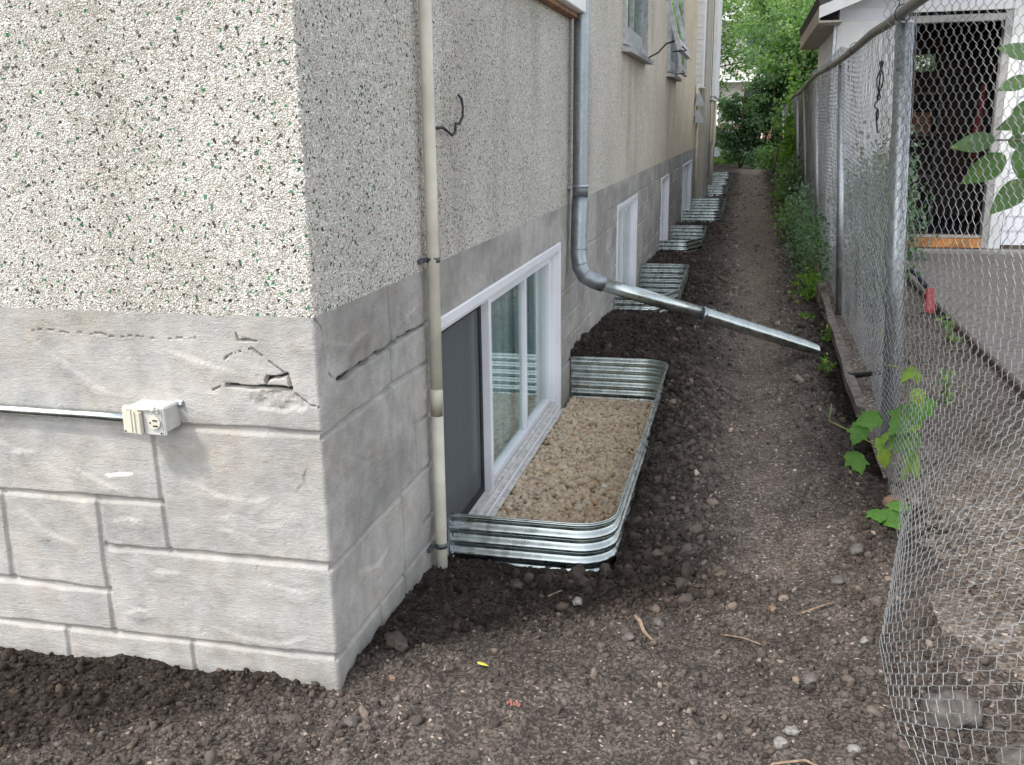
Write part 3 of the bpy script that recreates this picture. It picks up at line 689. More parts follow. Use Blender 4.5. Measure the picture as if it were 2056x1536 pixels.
# upper windows
def upper_window(i, y0, y1, z0, z1):
    f = MB(); ring(f, y0, y1, z0, z1, .06, -.07, .028, .003, .05)
    fo = f.build("upper_window", MT['oldpaint'] if i else MT['whitepaint'], house)
    k = MB(); ring(k, y0 + .062, y1 - .062, z0 + .052, z1 - .062, .055, -.055, -.012, .003, .11); k.box(-.05, -.014, (y0 + y1) / 2 - .02, (y0 + y1) / 2 + .02, z0 + .163, z1 - .118); k.build("sash", MT['oldpaint'] if i else MT['whitepaint'], fo)
    g = MB(); g.box(-.036, -.033, y0 + .1, y1 - .1, z0 + .14, z1 - .1); g.build("pane", MT['glass'], fo)
    r = MB(); r.box(-.42, -.40, y0, y1, z0, z1); r.box(-.4, -.071, y0 - .02, y0, z0, z1); r.box(-.4, -.071, y1, y1 + .02, z0, z1); r.box(-.4, -.071, y0, y1, z0 - .02, z0); r.build("reveal", MT['dark'], fo)
    s = MB()
    if i:
        s.prism([(-.05, z0 - .05), (.075, z0 - .062), (.08, z0 - .03), (-.05, z0 - .002)], 1, y0 - .05, y1 + .05)
        s.build("sill", MT['oldpaint'], fo)
    else:
        s.box(-.004, .088, y0 - .3, y1 + .04, z0 - .095, z0 - .002, .004); s.build("sill", MT['whitepaint'], fo)
        w = MB(); w.box(-.004, .046, y0 - .3, y1 - .06, z0 - .118, z0 - .0955, .002); w.build("sub_sill", MT['wood_raw'], fo)
    return fo
ups = [upper_window(i, *w) for i, w in enumerate(UPW)]
def storm(parent, y0, y1, ztop, zbot, out, name="storm_sash"):
    """outward opening sash hung from its top edge"""
    a = Vector((.03, 0, ztop)); b = Vector((out, 0, zbot)); d = (b - a).normalized(); nrm = Vector((d.z, 0, -d.x)); L = (b - a).length
    f = MB(); g = MB()
    def slab(mb, t0, t1, ya, yb, th, o=0.):
        p = []
        for t in (t0, t1):
            for yq in (ya, yb):
                for h in (-th / 2 + o, th / 2 + o): q = a + d * t + nrm * h; p.append((q.x, yq, q.z))
        mb.add(p, [(0, 1, 3, 2), (4, 6, 7, 5), (0, 4, 5, 1), (2, 3, 7, 6), (0, 2, 6, 4), (1, 5, 7, 3)])
    slab(f, 0, .06, y0, y1, .035); slab(f, L - .09, L, y0, y1, .035); slab(f, .06, L - .09, y0, y0 + .055, .035); slab(f, .06, L - .09, y1 - .055, y1, .035)
    fo = f.build(name, MT['oldpaint'], parent); slab(g, .05, L - .08, y0 + .05, y1 - .05, .004); g.build("pane", MT['glass'], fo)
    h = MB(); h.tube([(out + .015, y0 + .1, zbot + .03), (out + .05, y0 + .06, zbot - .005), (out - .05, y0 - .01, zbot - .015)], .006, 6); h.build("hook", MT['dark_rubber'], fo)
storm(ups[1], 5.95, 7.15, 3.33, 1.95, .40)
storm(ups[2], 9.9, 11.0, 3.33, 1.97, .14)
s = MB(); s.tube([(.03, 7.1, 1.96), (.16, 6.8, 1.99), (.26, 6.4, 2.03), (.36, 6.02, 2.02)], .007, 6); s.build("stay_arm", MT['dark_rubber'], ups[1])

# utility chase, white boxes and pipes on the rear half of the side wall
m = MB(); m.box(-.02, .17, 16.35, 18.1, -.2, 6.4, .01)
ch = m.build("utility_chase", MT['beige_metal'], house)
m = MB(); m.box(.19, .20, 17.95, 18.05, -.1, 6.3); m.build("seam_strip", MT['dark_rubber'], ch)
m = MB(); y0 = 15.9
m.box(-.01, .13, y0, y0 + .38, 2.02, 6.2, .006)
for k in range(40): m.prism([(-.006, 2.1 + k * .1), (.11, 2.1 + k * .1), (.11, 2.19 + k * .1), (-.006, 2.19 + k * .1)], 1, y0 - .012 - .004 * (k % 2), y0 - .001)
m.box(-.01, .15, y0 - .02, y0 + .39, 1.99, 2.018, .003)
m.build("white_cable_box", MT['whitepaint'], house)
m = MB(); m.box(-.01, .24, 19.2, 21.4, 1.93, 6.2, .008); m.box(.02, .2, 19.25, 21.3, 1.86, 1.928, .004); m.build("rear_cladding_box", MT['whitepaint'], house)
m = MB(); m.tube([(.05, 15.92, 2.0), (.05, 15.92, -.2)], .026, 10); m.tube([(.03, 15.75, 2.05), (.03, 15.75, 1.75)], .02, 8); m.build("cream_pipe", MT['cream'], house)
m = MB(); m.tube([(.2, 20.6, 1.9), (.2, 20.6, .95), (.16, 20.6, .85), (.16, 20.6, -.1)], .03, 10); m.build("cream_pipe", MT['cream'], house)
for z in (1.50, 1.78):
    m = MB(); m.prism([(.02, z - .09), (.15, z - .10), (.17, z - .07), (.09, z + .12), (.04, z + .12)], 1, 15.7, 15.86); m.tube([(.03, 15.78, z - .04), (-.0, 15.78, z - .04)], .05, 10); mm = m.build("junction_box", MT['galv_dull'], house)

# ------------------------------------------------------------------ metal window wells
def plan_path(w, L, kind, r=.13):
    pts = [(0, 0)]
    if kind == 'round':
        pts += [(x, 0) for x in np.linspace(.02, w - r, 6)]
        pts += [(w - r + r * math.sin(t), r - r * math.cos(t)) for t in np.linspace(.12, math.pi / 2, 9)]
        pts += [(w, y) for y in np.linspace(r + .05, L - r - .05, 12)]
        pts += [(w - r + r * math.cos(t), L - r + r * math.sin(t)) for t in np.linspace(0, math.pi / 2, 10)]
        pts += [(x, L) for x in np.linspace(w - r - .02, 0, 6)]
    else:
        c = .16
        pts += [(x, 0) for x in np.linspace(.02, w - c - .03, 5)] + [(w - c, .012), (w - c + .02, .035), (w - .02, c + .17), (w, c + .22)]
        pts += [(w, y) for y in np.linspace(c + .26, L - .06, 10)] + [(w - .008, L - .025), (w - .035, L - .004)]
        pts += [(x, L) for x in np.linspace(w - .06, 0, 6)]
    return pts
def make_well(i, y0, y1, w, rz, kind, label, group):
    t = thing("window_well", label, "window well", (0, y0, 0), 0, group)
    pts = plan_path(w, y1 - y0, kind); P = np.array(pts)
    T = np.gradient(P, axis=0); T /= np.linalg.norm(T, axis=1)[:, None]; N = np.stack([T[:, 1], -T[:, 0]], 1)
    zs = np.arange(0, .46, .0042); pitch = .047
    off = .0085 * np.sin(2 * np.pi * zs / pitch + 1.2)
    q = np.where(off > 0, 1, -1) * np.abs(off / .0085) ** .7 * .0082; off = q
    V = []; 
    for side in (0, 1):
        for z_, o in zip(zs, off):
            o2 = o + (0 if side == 0 else -.0016)
            V.append(np.concatenate([P + N * o2, np.full((len(P), 1), rz - z_)], 1))
    V = np.array(V).reshape(-1, 3); V[:, 0] = np.maximum(V[:, 0], .0145 if False else .012)
    k = len(P); m = len(zs); I = np.arange(2 * m * k).reshape(2, m, k); F = []
    A = I[0]; B = I[1]
    F.append(np.stack([A[:-1, :-1], A[:-1, 1:], A[1:, 1:], A[1:, :-1]], -1).reshape(-1, 4)); F.append(np.stack([B[:-1, :-1], B[1:, :-1], B[1:, 1:], B[:-1, 1:]], -1).reshape(-1, 4))
    F.append(np.stack([A[0, :-1], B[0, :-1], B[0, 1:], A[0, 1:]], -1)); 
    o = link("corrugated_wall", npmesh("corrugated_wall", V, np.concatenate(F), True), MT['galv'], t, False)
    rim = MB(); rim.tube([(max(.012, p[0]), p[1], rz + .001) for p in pts], .0032, 6); rim.build("rim", MT['galv'], t, False)
    for yy_ in (-.028, y1 - y0 + .002): MB().box(.004, .011, yy_, yy_ + .026, rz - .40, rz - .003).build("flange", MT['galv_dull'], t, False)
    if i < 2:
        for yy_ in (-.015, y1 - y0 + .015):
            for z_ in (.03, .14): MB().ell((.014, yy_, rz - z_), .006, 8, 6).build("bolt", MT['galv_dull'], t, False)
    return t
WL = ["nearest steel window well, filled with tan pebbles, at the big three pane window", "second steel window well along the wall, behind the slanting drain pipe, with a cut corner",
      "third steel window well from the camera, cut corner, below the third basement window", "fourth steel window well, bright banded near face, just before the beige wall cladding",
      "fifth steel window well, first one past the beige wall cladding", "sixth steel window well, between the fifth one and the hindmost", "farthest steel window well, at the rear corner of the house"]
for i, (a, b, w, rz, kind) in enumerate(WELLS): make_well(i, a, b, w, rz, kind, WL[i], "corrugated window wells along the house")
# pebbles in the wells
def pebbles(y0, y1, w, n, zt):
    x = rng.uniform(.02, w - .02, n); y = rng.uniform(y0 + .02, y1 - .02, n)
    r = .12
    for (cy, sg) in ((y0 + r, -1), (y1 - r, 1)):
        bad = (x > w - r) & ((y - cy) * sg > 0) & (np.hypot(x - (w - r), y - cy) > r - .018); x = x[~bad]; y = y[~bad]
    n = len(x); z = zt + .016 * fbm(x * 4, y * 4, 3, 77) + rng.uniform(-.014, .008, n) 
    return np.stack([x, y, z], 1)
P = pebbles(*WELLS[0][:3], 9500, -.162)
v, f, a = scatter(P, rng.uniform(.008, .0185, len(P)) * rng.uniform(.8, 1, len(P)), 2, .12, (1.15, .9, .7), .5, None, .05)
tag(link("gravel", npmesh("gravel", v, f, True, a), MT['gravel']), label="tan rounded pebbles filling the nearest window well", cat="gravel", kind='stuff')

# ------------------------------------------------------------------ pipes on the wall
t = thing("vent_pipe", "thin beige vertical pipe clipped to the wall beside the first basement window", "pipe", (.03, .79, -.06))
m = MB(); m.tube([(.03, .810, 2.9), (.03, .806, 1.75), (.031, .800, 1.2), (.030, .790, .55)], .0195, 16); m.tube([(.03, .789, .53), (.03, .780, -.2)], .0195, 16); m.build("pipe", MT['pvc'], t)
m = MB(); m.tube([(.03, .7905, .585), (.03, .789, .585), (.03, .7885, .50), (.03, .788, .50)], [.0194, .0204, .0204, .0194], 16); m.build("coupling", MT['pvc'], t)
for z in (.99, .045):
    yc = .80 if z > .5 else .782
    m = MB(); m.tube([(.03, yc, z), (.03, yc, z + .016)], .0225, 16); m.box(-.002, .012, yc - .058, yc - .018, z + .001, z + .015, .002); m.build("clamp", MT['clamp'], t)

t = thing("downspout", "round grey zinc downspout with a long slanting extension reaching across the path", "drain pipe", (.07, 3.3, .6))
m = MB(); m.tube([(.062, 3.395, 6.4), (.062, 3.375, 2.03), (.062, 3.345, 1.06), (.062, 3.34, 1.0)], .043, 20); m.build("pipe", MT['duct'], t)
m = MB(); m.tube([(.062, 3.34, 1.0), (.062, 3.33, .96), (.062, 3.31, .80), (.064, 3.292, .69), (.075, 3.285, .625), (.102, 3.287, .575), (.15, 3.303, .545), (.20, 3.325, .524)], [.0455, .0455, .045, .045, .046, .046, .045, .044], 20)
for k, (p, q) in enumerate((((.063, 3.30, .72), (.064, 3.298, .712)), ((.072, 3.287, .64), (.075, 3.286, .632)), ((.098, 3.287, .582), (.104, 3.287, .576)))): m.tube([p, q], .0478, 20)
m.build("elbow", MT['duct'], t)
A = Vector((.18, 3.312, .532)); B = Vector((.745, 3.63, .315)); Cc = Vector((1.407, 3.985, .052))
m = MB(); m.tube([A, A.lerp(B, .5), B], [.0405, .042, .043], 20, flat=[(1, 1), (1.05, .95), (1.1, .9)]); m.build("extension", MT['galv'], t)
m = MB(); m.tube([B - (B - A).normalized() * .01, B.lerp(Cc, .3), B.lerp(Cc, .62), B.lerp(Cc, .85), Cc], [.046, .046, .048, .052, .056], 20, False, flat=[(1.1, .9), (1.1, .9), (1.1, .88), (1.15, .8), (1.2, .6)])
m.build("spout", MT['galv'], t)
m = MB(); m.tube([B - Vector((.012, .006, -.004)), B + Vector((.008, .004, -.003))], .0485, 20, flat=[(1.08, .92)] * 2); m.build("joint_band", MT['galv_dull'], t)
m = MB(); m.tube([(.062, 3.346, 1.075), (.062, 3.345, 1.055)], .0465, 20); m.box(-.002, .03, 3.28, 3.41, 1.058, 1.072); m.build("bracket", MT['galv_dull'], t)

m = MB(); pts = [(.008, .92, 1.39), (.016, .985, 1.392), (.020, 1.03, 1.378), (.021, 1.07, 1.366), (.020, 1.11, 1.378), (.018, 1.125, 1.405), (.020, 1.16, 1.402), (.02, 1.20, 1.425), (.018, 1.213, 1.455), (.014, 1.212, 1.485), (.004, 1.208, 1.497)]
m.tube(pts, [.0036 + .0018 * math.sin(i * 1.9) ** 2 for i in range(len(pts))], 8); cb = m.build("cable_stub", MT['dark_rubber']); tag(cb, "short black cable squirming out of the pebbled side wall by the beige pipe", "cable")

# outlet box on the front wall
t = thing("outlet_box", "grey weatherproof outlet box with one flip cover open, on the front wall", "outlet", (-.43, 0, .715))
m = MB(); m.box(-.482, -.378, -.062, .004, .684, .748, .004); m.build("box", MT['grey_box'], t)
m = MB(); m.box(-.487, -.373, -.072, -.0625, .680, .752, .003); m.box(-.427, -.380, -.074, -.0722, .684, .748, .001); m.build("cover_plate", MT['grey_box'], t)
m = MB(); m.box(-.484, -.440, -.079, -.0725, .684, .748, .002); m.box(-.452, -.438, -.083, -.0792, .686, .744, .002); m.box(-.436, -.430, -.088, -.0745, .684, .742, .002); m.box(-.4485, -.4465, -.086, -.0832, .688, .742); m.box(-.462, -.458, -.0815, -.0792, .690, .744, .001); m.tube([(-.47, -.078, .7465), (-.385, -.078, .7475)], .0035, 8); m.build("flap_cover", MT['ivory'], t)
m = MB(); m.tube([(-.399, -.0745, .715), (-.399, -.0795, .715)], .0165, 20); m.build("receptacle", MT['ivory'], t)
for z_ in (.7195, .706): MB().box(-.401, -.389, -.0812, -.0797, z_, z_ + .003).build("slot", MT['dark_rubber'], t)
MB().tube([(-.4085, -.0797, .715), (-.4085, -.0812, .715)], .0022, 8).build("ground_hole", MT['dark_rubber'], t)
for p_ in ((-.384, -.0735, .688), (-.478, -.0785, .690)): MB().tube([p_, (p_[0], p_[1] - .002, p_[2])], .0024, 8).build("screw", MT['dark_rubber'], t)
m = MB(); m.tube([(-.402, -.078, .7475), (-.392, -.078, .7475)], .0065, 10); m.box(-.396, -.384, -.080, -.0745, .737, .747, .002); m.build("hinge_clip", MT['grey_box'], t)
m = MB(); m.box(-.385, -.362, -.007, .003, .735, .752, .003); m.ell((-.367, -.009, .7425), (.0065, .005, .0065)); m.build("mounting_tab", MT['galv_dull'], t)
m = MB(); m.tube([(-2.6, -.020, .701), (-.9, -.019, .706), (-.6, -.022, .706), (-.483, -.027, .706)], .0125, 14); cd = m.build("conduit_pipe", MT['galv']); tag(cd, "thin shiny metal conduit running left from the outlet box along the front wall", "conduit")

# ------------------------------------------------------------------ chain link fence
def fx(y): return np.interp(y, [-3, 2.4, 8, 30], [1.60, 1.625, 1.70, 2.02])
def lean(y): return np.interp(y, [-3, 2.4, 8, 30], [.085, .10, .15, .14])
RZ = 1.80
fence = thing("chain_link_fence", "rusty grey chain link fence leaning along the right side of the path", "fence", (1.62, 2.4, 0))
def sheet_far(s, H, off):
    return fx(s) - lean(s) * H / RZ + off + .02 * fbm(s * .8, H * 1.2, 2, 107), s
def sheet_near(s, H, off):
    """loose end of the roll: from the thick post (s=0) it swings out to the right at the top, while its foot drags toward the path"""
    tx = 1.545 + .33 * s + .03 * np.sin(s * 3); ty = 2.40 - .92 * s
    bx = np.interp(s, [-.5, 0, .6, 1.2, 1.9, 2.3, 2.9, 3.6], [1.62, 1.60, 1.575, 1.535, 1.395, 1.39, 1.50, 1.62]); by = 2.40 - 1.0 * s
    w = sstep(-.05, .95, H) ; w = w * .9 + .1 * np.clip(H / 1.5, 0, 1)
    return bx * (1 - w) + tx * w + off + .02 * fbm(s * 1.4, H * 1.5, 2, 117), by * (1 - w) + ty * w + .02 * fbm(s * 1.4 + 9, H * 1.5, 2, 119)
def fabric(fn, y0, y1, off, z0, z1, a, b, sub, r, seed=0, sag=.0, squash=0):
    n = int((y1 - y0) / a); hs = np.arange(z0, z1 + 1e-6, b / 2 / sub); k = len(hs)
    ph = (hs - z0) / b
    zig = np.abs(((ph * 2) % 2) - 1) * 2 - 1
    zig = np.sign(zig) * (1 - (1 - np.abs(zig)) ** 1.25)
    i = np.arange(n)[:, None]; sgn = np.where(i % 2 == 0, 1, -1); s = y0 + i * a + a * .5 * 1.10 * zig[None] * sgn
    H = np.repeat(hs[None], n, 0)
    s = s + .012 * fbm(s * 1.3, H * 1.6, 2, 101 + seed)
    Hz = H - squash * .16 * np.sin(np.clip(H / 1.1, 0, 1) * math.pi)
    x, y = fn(s, Hz, off)
    z = Hz + .014 * fbm(s * 1.5, H * .9, 2, 103 + seed) - sag * np.sin(np.pi * np.clip((s - 2.4) / 3, 0, 1)) * H / 1.8
    z = np.maximum(z, -.03)
    x = x + .0028 * np.cos(ph * np.pi * 2)[None] * sgn + .004 * fbm(s * 14, H * 14, 2, 131); y = y + .004 * fbm(s * 15 + 5, H * 13, 2, 133)
    P = np.stack([x, y, z], -1)
    T = np.gradient(P, axis=1); T /= np.linalg.norm(T, axis=2)[..., None] + 1e-9
    up = np.array([.8, .6, 0]); U_ = np.cross(T, up); U_ /= np.linalg.norm(U_, axis=2)[..., None] + 1e-9; W_ = np.cross(T, U_)
    m = 4; V = np.stack([P + r * (math.cos(q) * U_ + math.sin(q) * W_) for q in np.linspace(0, 2 * math.pi, m, endpoint=False)], 2)
    I = np.arange(n * k * m).reshape(n, k, m); J = np.roll(I, -1, 2)
    F = np.stack([I[:, :-1], J[:, :-1], J[:, 1:], I[:, 1:]], -1).reshape(-1, 4)
    return V.reshape(-1, 3), F
def fabric_obj(name, segs, label=None):
    V = []; F = []; o = 0
    for s_ in segs:
        v, f = fabric(**s_); V.append(v); F.append(f + o); o += len(v)
    ob = link(name, npmesh(name, np.concatenate(V), np.concatenate(F), True), MT['wire'], fence)
    if label: ob['label'] = label
fabric_obj("wire_mesh", [dict(fn=sheet_far, y0=2.15, y1=9.5, off=.030, z0=.0, z1=1.90, a=.036, b=.060, sub=3, r=.0015, seed=2, sag=.10),
                         dict(fn=sheet_far, y0=9.5, y1=27, off=.030, z0=.0, z1=1.88, a=.055, b=.060, sub=1, r=.0017, seed=3)])
fabric_obj("loose_wire_mesh", [dict(fn=sheet_near, y0=-.06, y1=3.4, off=-.02, z0=.0, z1=2.10, a=.027, b=.058, sub=5, r=.00135, seed=1, squash=1)], "loose swinging end of the mesh, its lower edge trailing on the soil")
for y, r in ((2.4, .036), (5.45, .024), (8.5, .024), (11.5, .024), (14.5, .024), (17.5, .024), (20.5, .024), (23.5, .024), (26.9, .035)):
    m = MB(); x0 = float(fx(y)) + .03; x1 = x0 - float(lean(y)); zt = 1.78 if y < 26 else 1.7
    m.tube([(x0, y, -.3), (x1 + (x0 - x1) * .0, y, zt)], r, 14); m.ell((x1, y, zt), (r * 1.08, r * 1.08, r * .6), 12, 6); m.build("post", MT['galv_dull'], fence)
m = MB(); pts = [(float(fx(y)) + .012 - float(lean(y)), y, RZ + .015 * math.sin(y * .9) + (.02 if y > 3 else 0)) for y in np.linspace(.7, 26.9, 40)]
m.tube(pts, .022, 10); m.build("top_rail", galv_mat("tarnished_rail", (.33, .31, .27), .5, .4), fence)
for y in (2.33, 4.3, 6.2): 
    m = MB()
    x = float(fx(y)) + .012 - float(lean(y))
    m.tube([(x + .03 * math.cos(q), y + .004 * q, RZ + .01 + .034 * math.sin(q)) for q in np.linspace(-1.2, 4.6, 14)], .0022, 5); m.build('tie_wire', MT['dark_rubber'], fence)
m = MB(); m.tube([(1.515, 2.31, 1.835), (1.52, 2.30, 1.87), (1.51, 2.29, 1.85), (1.50, 2.31, 1.88)], .002, 5)
m.build("tie_wire", MT['dark_rubber'], fence)
# cord caught in the mesh
m = MB(); x = 1.525; pts = []
for q in np.linspace(0, 2 * math.pi, 18): pts.append((x + .01 * math.sin(3 * q), 2.80 + .04 * math.sin(q), 1.57 + .085 * math.cos(q)))
pts += [(x, 2.82, 1.49), (x - .01, 2.85, 1.46), (x, 2.78, 1.44), (x, 2.82, 1.41), (x, 2.79, 1.38), (x + .01, 2.81, 1.34)]
m.tube(pts, .0035, 6); m.ell((x, 2.80, 1.42), (.008, .015, .03)); o = m.build("dangling_cord", MT['dark_rubber']); tag(o, "dark looped cord snagged in the wire fence next to the thick post", "cord")

# plank, rod
m = MB(); a = Vector((1.60, 6.05, .02)); b = Vector((1.555, 2.78, -.01))
n = 14; vs = []; 
for i in range(n + 1):
    p = a.lerp(b, i / n); w = .024 + .004 * math.sin(i * 1.7); h = .05
    for dx, dz in ((-w, 0), (w, 0), (w, h), (-w, h)): vs.append((p.x + dx + .004 * math.sin(i), p.y, p.z + dz + .006 * math.sin(i * 2.1)))
m.add(vs, [(i * 4 + k, i * 4 + (k + 1) % 4, i * 4 + 4 + (k + 1) % 4, i * 4 + 4 + k) for i in range(n) for k in range(4)] + [(0, 1, 2, 3), (n * 4 + 3, n * 4 + 2, n * 4 + 1, n * 4)])
o = m.build("plank", MT['plank']); tag(o, "long weathered grey plank lying on edge at the foot of the fence", "plank")
m = MB(); m.box(1.555, 1.625, 5.98, 6.12, -.05, .13, .008); o = m.build("wooden_stake", MT['plank']); tag(o, "short square wooden stake at the far end of the plank by the fence", "stake")
m = MB(); m.tube([(1.57, 3.42, .03), (1.66, 3.35, .065), (1.79, 3.25, .115)], [.016, .014, .012], 10); m.ell((1.565, 3.425, .028), (.022, .02, .02)); o = m.build("black_rod", MT['dark_rubber']); tag(o, "black rod poking through the fence over the plank", "rod")

# ------------------------------------------------------------------ yard, driveway
def sheet(name, x0, x1, y0, y1, z, mat, nx=24, ny=60, amp=.006):
    X, Y = np.meshgrid(np.linspace(x0, x1, nx), np.linspace(y0, y1, ny)); Z = z + amp * fbm(X * 3, Y * 3, 3, 201)
    I = np.arange(nx * ny).reshape(ny, nx); F = np.stack([I[:-1, :-1], I[:-1, 1:], I[1:, 1:], I[1:, :-1]], -1).reshape(-1, 4)
    return tag(link(name, npmesh(name, np.stack([X, Y, Z], -1).reshape(-1, 3), F, True), mat), kind='structure')
sheet("gravel_yard", 1.56, 2.46, -6, 9.2, -.016, MT['yard'], 40, 320, .022)
m = MB(); m.box(2.44, 12, -6, 9.0, -.3, .02, .01); o = m.build("driveway", simple("dusty_pavement", (.235, .21, .185), .92, var=.2, vscale=26, bump=.006, bscale=90)); tag(o, kind='structure')
m = MB(); m.box(2.405, 2.435, -6, 8.6, -.2, .035, .006); o = m.build("garden_edging", MT['fencewood']); tag(o, "dark timber edging between the gravel strip and the driveway", "edging")
n = 15000; x = rng.uniform(1.66, 2.40, n); y = -1.5 + 9.5 * rng.uniform(0, 1, n) ** 1.5
v, f, a = leaves(np.stack([x, y, np.full(n, -.02) + rng.uniform(0, .03, n)], 1), rng.uniform(.006, .020, n), 2.0, .5, np.stack([rng.normal(size=n), rng.normal(size=n), rng.normal(size=n) * .12 + .1], 1))
tag(link("leaf_litter", npmesh("leaf_litter", v, f, False, a), MT['straw']), label="dry tan leaf scraps scattered over the strip beyond the fence", cat="leaf litter", kind='stuff')
P = np.stack([rng.uniform(1.66, 2.4, 5000), -1.5 + 8 * rng.uniform(0, 1, 5000) ** 1.4, np.full(5000, .0)], 1)
P[:, 2] = -.02; v, f, a = scatter(P, rng.uniform(.003, .009, 5000), 1, .25, (1, 1, .6)); a['dry'] = np.full(len(v), .95); tag(link("yard_pebbles", npmesh("yard_pebbles", v, f, True, a), MT['clod']), label="small mixed pebbles on the strip beyond the fence", cat="gravel", kind='stuff')
m = MB(); m.prism([(-.03, -.012), (.03, -.015), (.036, .0), (.03, .012), (-.025, .014), (-.036, .002)], 1, 0, .2); vs = m.v
m.v = [(2.32 + v[0] * (1 - .25 * (v[1] / .2)), 5.5 + v[1] * .35, .03 + v[2] + v[1] * .75) for v in vs]
o = m.build("red_trowel", MT['red']); tag(o, "small red plastic handle sticking up beside the driveway edge beyond the fence", "tool")
m = MB(); m.tube([(2.30, 5.62, .19), (2.25, 5.75, .26), (2.20, 5.85, .29)], [.022, .016, .02], 8); o2 = m.build("tool_grip", MT['dark_rubber'], o)

# ------------------------------------------------------------------ garage
GX0, GX1, GY0, GY1, GZ = 1.82, 7.2, 9.2, 12.3, 2.52
g = thing("garage", "white sided garage with an open dark doorway beyond the fence", "garage", (4.5, 9.2, 0))
DX0, DX1, DZ0, DZ1 = 2.50, 3.42, .17, 2.36
def siding(mb, x0, x1, z0, z1, y, pitch=.152):
    z = z0
    while z < z1 - .01:
        h = min(pitch, z1 - z); mb.prism([(y, z + h), (y - .004, z + h), (y - .020, z), (y, z)], 0, x0, x1); z += h
m = MB(); siding(m, GX0, DX0 - .1, .10, 2.6, GY0); siding(m, DX1 + .2, GX1, .10, 2.6, GY0); siding(m, DX0 - .1, DX1 + .2, DZ1 + .12, 2.6, GY0)
m.build("siding", MT['siding'], g)
m = MB(); m.box(GX0, GX0 + .05, GY0 + .01, GY1, -.1, 2.5); m.build("side_wall", MT['siding'], g); m = MB(); m.box(GX1 - .05, GX1, GY0 + .01, GY1, -.1, 2.5); m.build("side_wall", MT['siding'], g); m = MB()
m.box(GX0 + .05, 3.05, GY1 - .05, GY1, -.1, 2.5); m.box(3.30, GX1 - .05, GY1 - .05, GY1, -.1, 2.5); m.box(3.05, 3.30, GY1 - .05, GY1, -.1, 2.02); m.box(3.05, 3.30, GY1 - .05, GY1, 2.24, 2.5)
m.build("rear_wall", MT['fencewood'], g)
for xa_, xb_ in ((GX0 + .051, DX0 - .02), (DX1 + .02, GX1 - .051)): MB().box(xa_, xb_, GY0 + .001, GY0 + .06, -.1, 2.5).build("wall", MT['fencewood'], g)
m = MB(); m.box(GX0 + .06, GX1 - .06, GY0 + .07, GY1 - .06, .1, .14); m.build("floor", MT['dark'], g)
m = MB(); m.box(GX0 + .06, GX1 - .06, GY0 + .07, GY1 - .06, 2.46, 2.49); m.build("ceiling", MT['dark'], g)
m = MB(); m.box(DX0 - .04, DX0, GY0 - .035, GY0 + .08, .06, DZ1 + .1, .004); m.box(DX1, DX1 + .07, GY0 - .035, GY0 + .08, .06, DZ1 + .1, .004); m.box(DX0 - .0, DX1, GY0 - .035, GY0 + .08, DZ1, DZ1 + .07, .004); m.build("door_frame", simple("grey_door_frame_paint", (.40, .385, .365), .7, var=.12), g)
m = MB(); m.box(DX1 + .072, DX1 + .19, GY0 - .04, GY0 + .0, .06, 2.6, .004); m.box(DX0, DX1 + .09, GY0 - .045, GY0 - .001, DZ1 + .105, DZ1 + .17, .003); m.build("corner_trim", MT['whitepaint'], g)
m = MB(); m.box(DX0 + .001, DX1 - .001, GY0 - .05, GY0 - .02, .065, .165, .004); m.build("threshold", MT['orange_wood'], g)
m = MB(); m.box(DX0 + .001, DX1 - .001, GY0 - .02, GY0 + .1, .168, .195, .003); m.build("doorstep", MT['soffit'], g)
m = MB(); m.box(GX0 - .1, GX1 + .1, GY0 - .14, GY1 + .1, -.3, .055, .012); m.build("slab", MT['concrete'], g)
m = MB(); m.box(1.80, DX0 - .08, GY0 - .075, GY0 - .045, .06, 2.40, .004); dl = m.build("door_leaf", MT['whitepaint'], g)
m = MB(); m.box(1.765, 1.798, GY0 - .08, GY0 - .04, .06, 2.40, .003); m.build("edge_strip", MT['galv_dull'], dl)
for q in ((2.62, 2.85, .733), (2.9, 3.15, 1.233)):
    o = MB().box(q[0], q[1], 11.25, 11.5, q[2], q[2] + .26, .01).build("carton", MT['wood_raw']); tag(o, "brown carton on the " + ("lower" if q[2] < 1 else "middle") + " shelf inside the garage", "carton")
# roof: gable to the front
m = MB(); rx = 4.5; ro = [(1.60, 2.52), (rx, 3.65), (7.4, 2.52), (7.4, 2.60), (rx, 3.74), (1.56, 2.60)]
m.prism(ro, 1, 8.72, GY1 + .3); m.build("roof", MT['shingle'], g)
m = MB(); m.prism([(1.585, 2.40), (rx, 3.53), (rx, 3.645), (1.585, 2.515)], 1, 8.70, 8.725); m.prism([(7.4, 2.40), (rx, 3.53), (rx, 3.645), (7.4, 2.515)], 1, 8.70, 8.725); m.build("barge_board", MT['whitepaint'], g)
m = MB(); m.box(1.60, GX0, 8.73, GY1 + .3, 2.36, 2.38); m.box(1.585, 1.60, 8.73, GY1 + .3, 2.36, 2.51); m.build("soffit", MT['soffit'], g)
m = MB(); m.prism([(GX0, 2.6), (GX1, 2.6), (rx, 3.62)], 1, GY0 - .01, GY0 + .04); m.build("gable", MT['siding'], g)
# things in the garage
t = thing("shelving_unit", "dark shelf rack with clutter just inside the garage doorway", "shelf", (2.8, 11.2, .14))
m = MB()
for z in (.7, 1.2, 1.7): m.box(2.55, 3.25, 11.2, 11.6, z, z + .03)
for x in (2.55, 3.22): m.box(x, x + .03, 11.2, 11.6, .14, 1.9)
m.build("rack", MT['plank'], t)

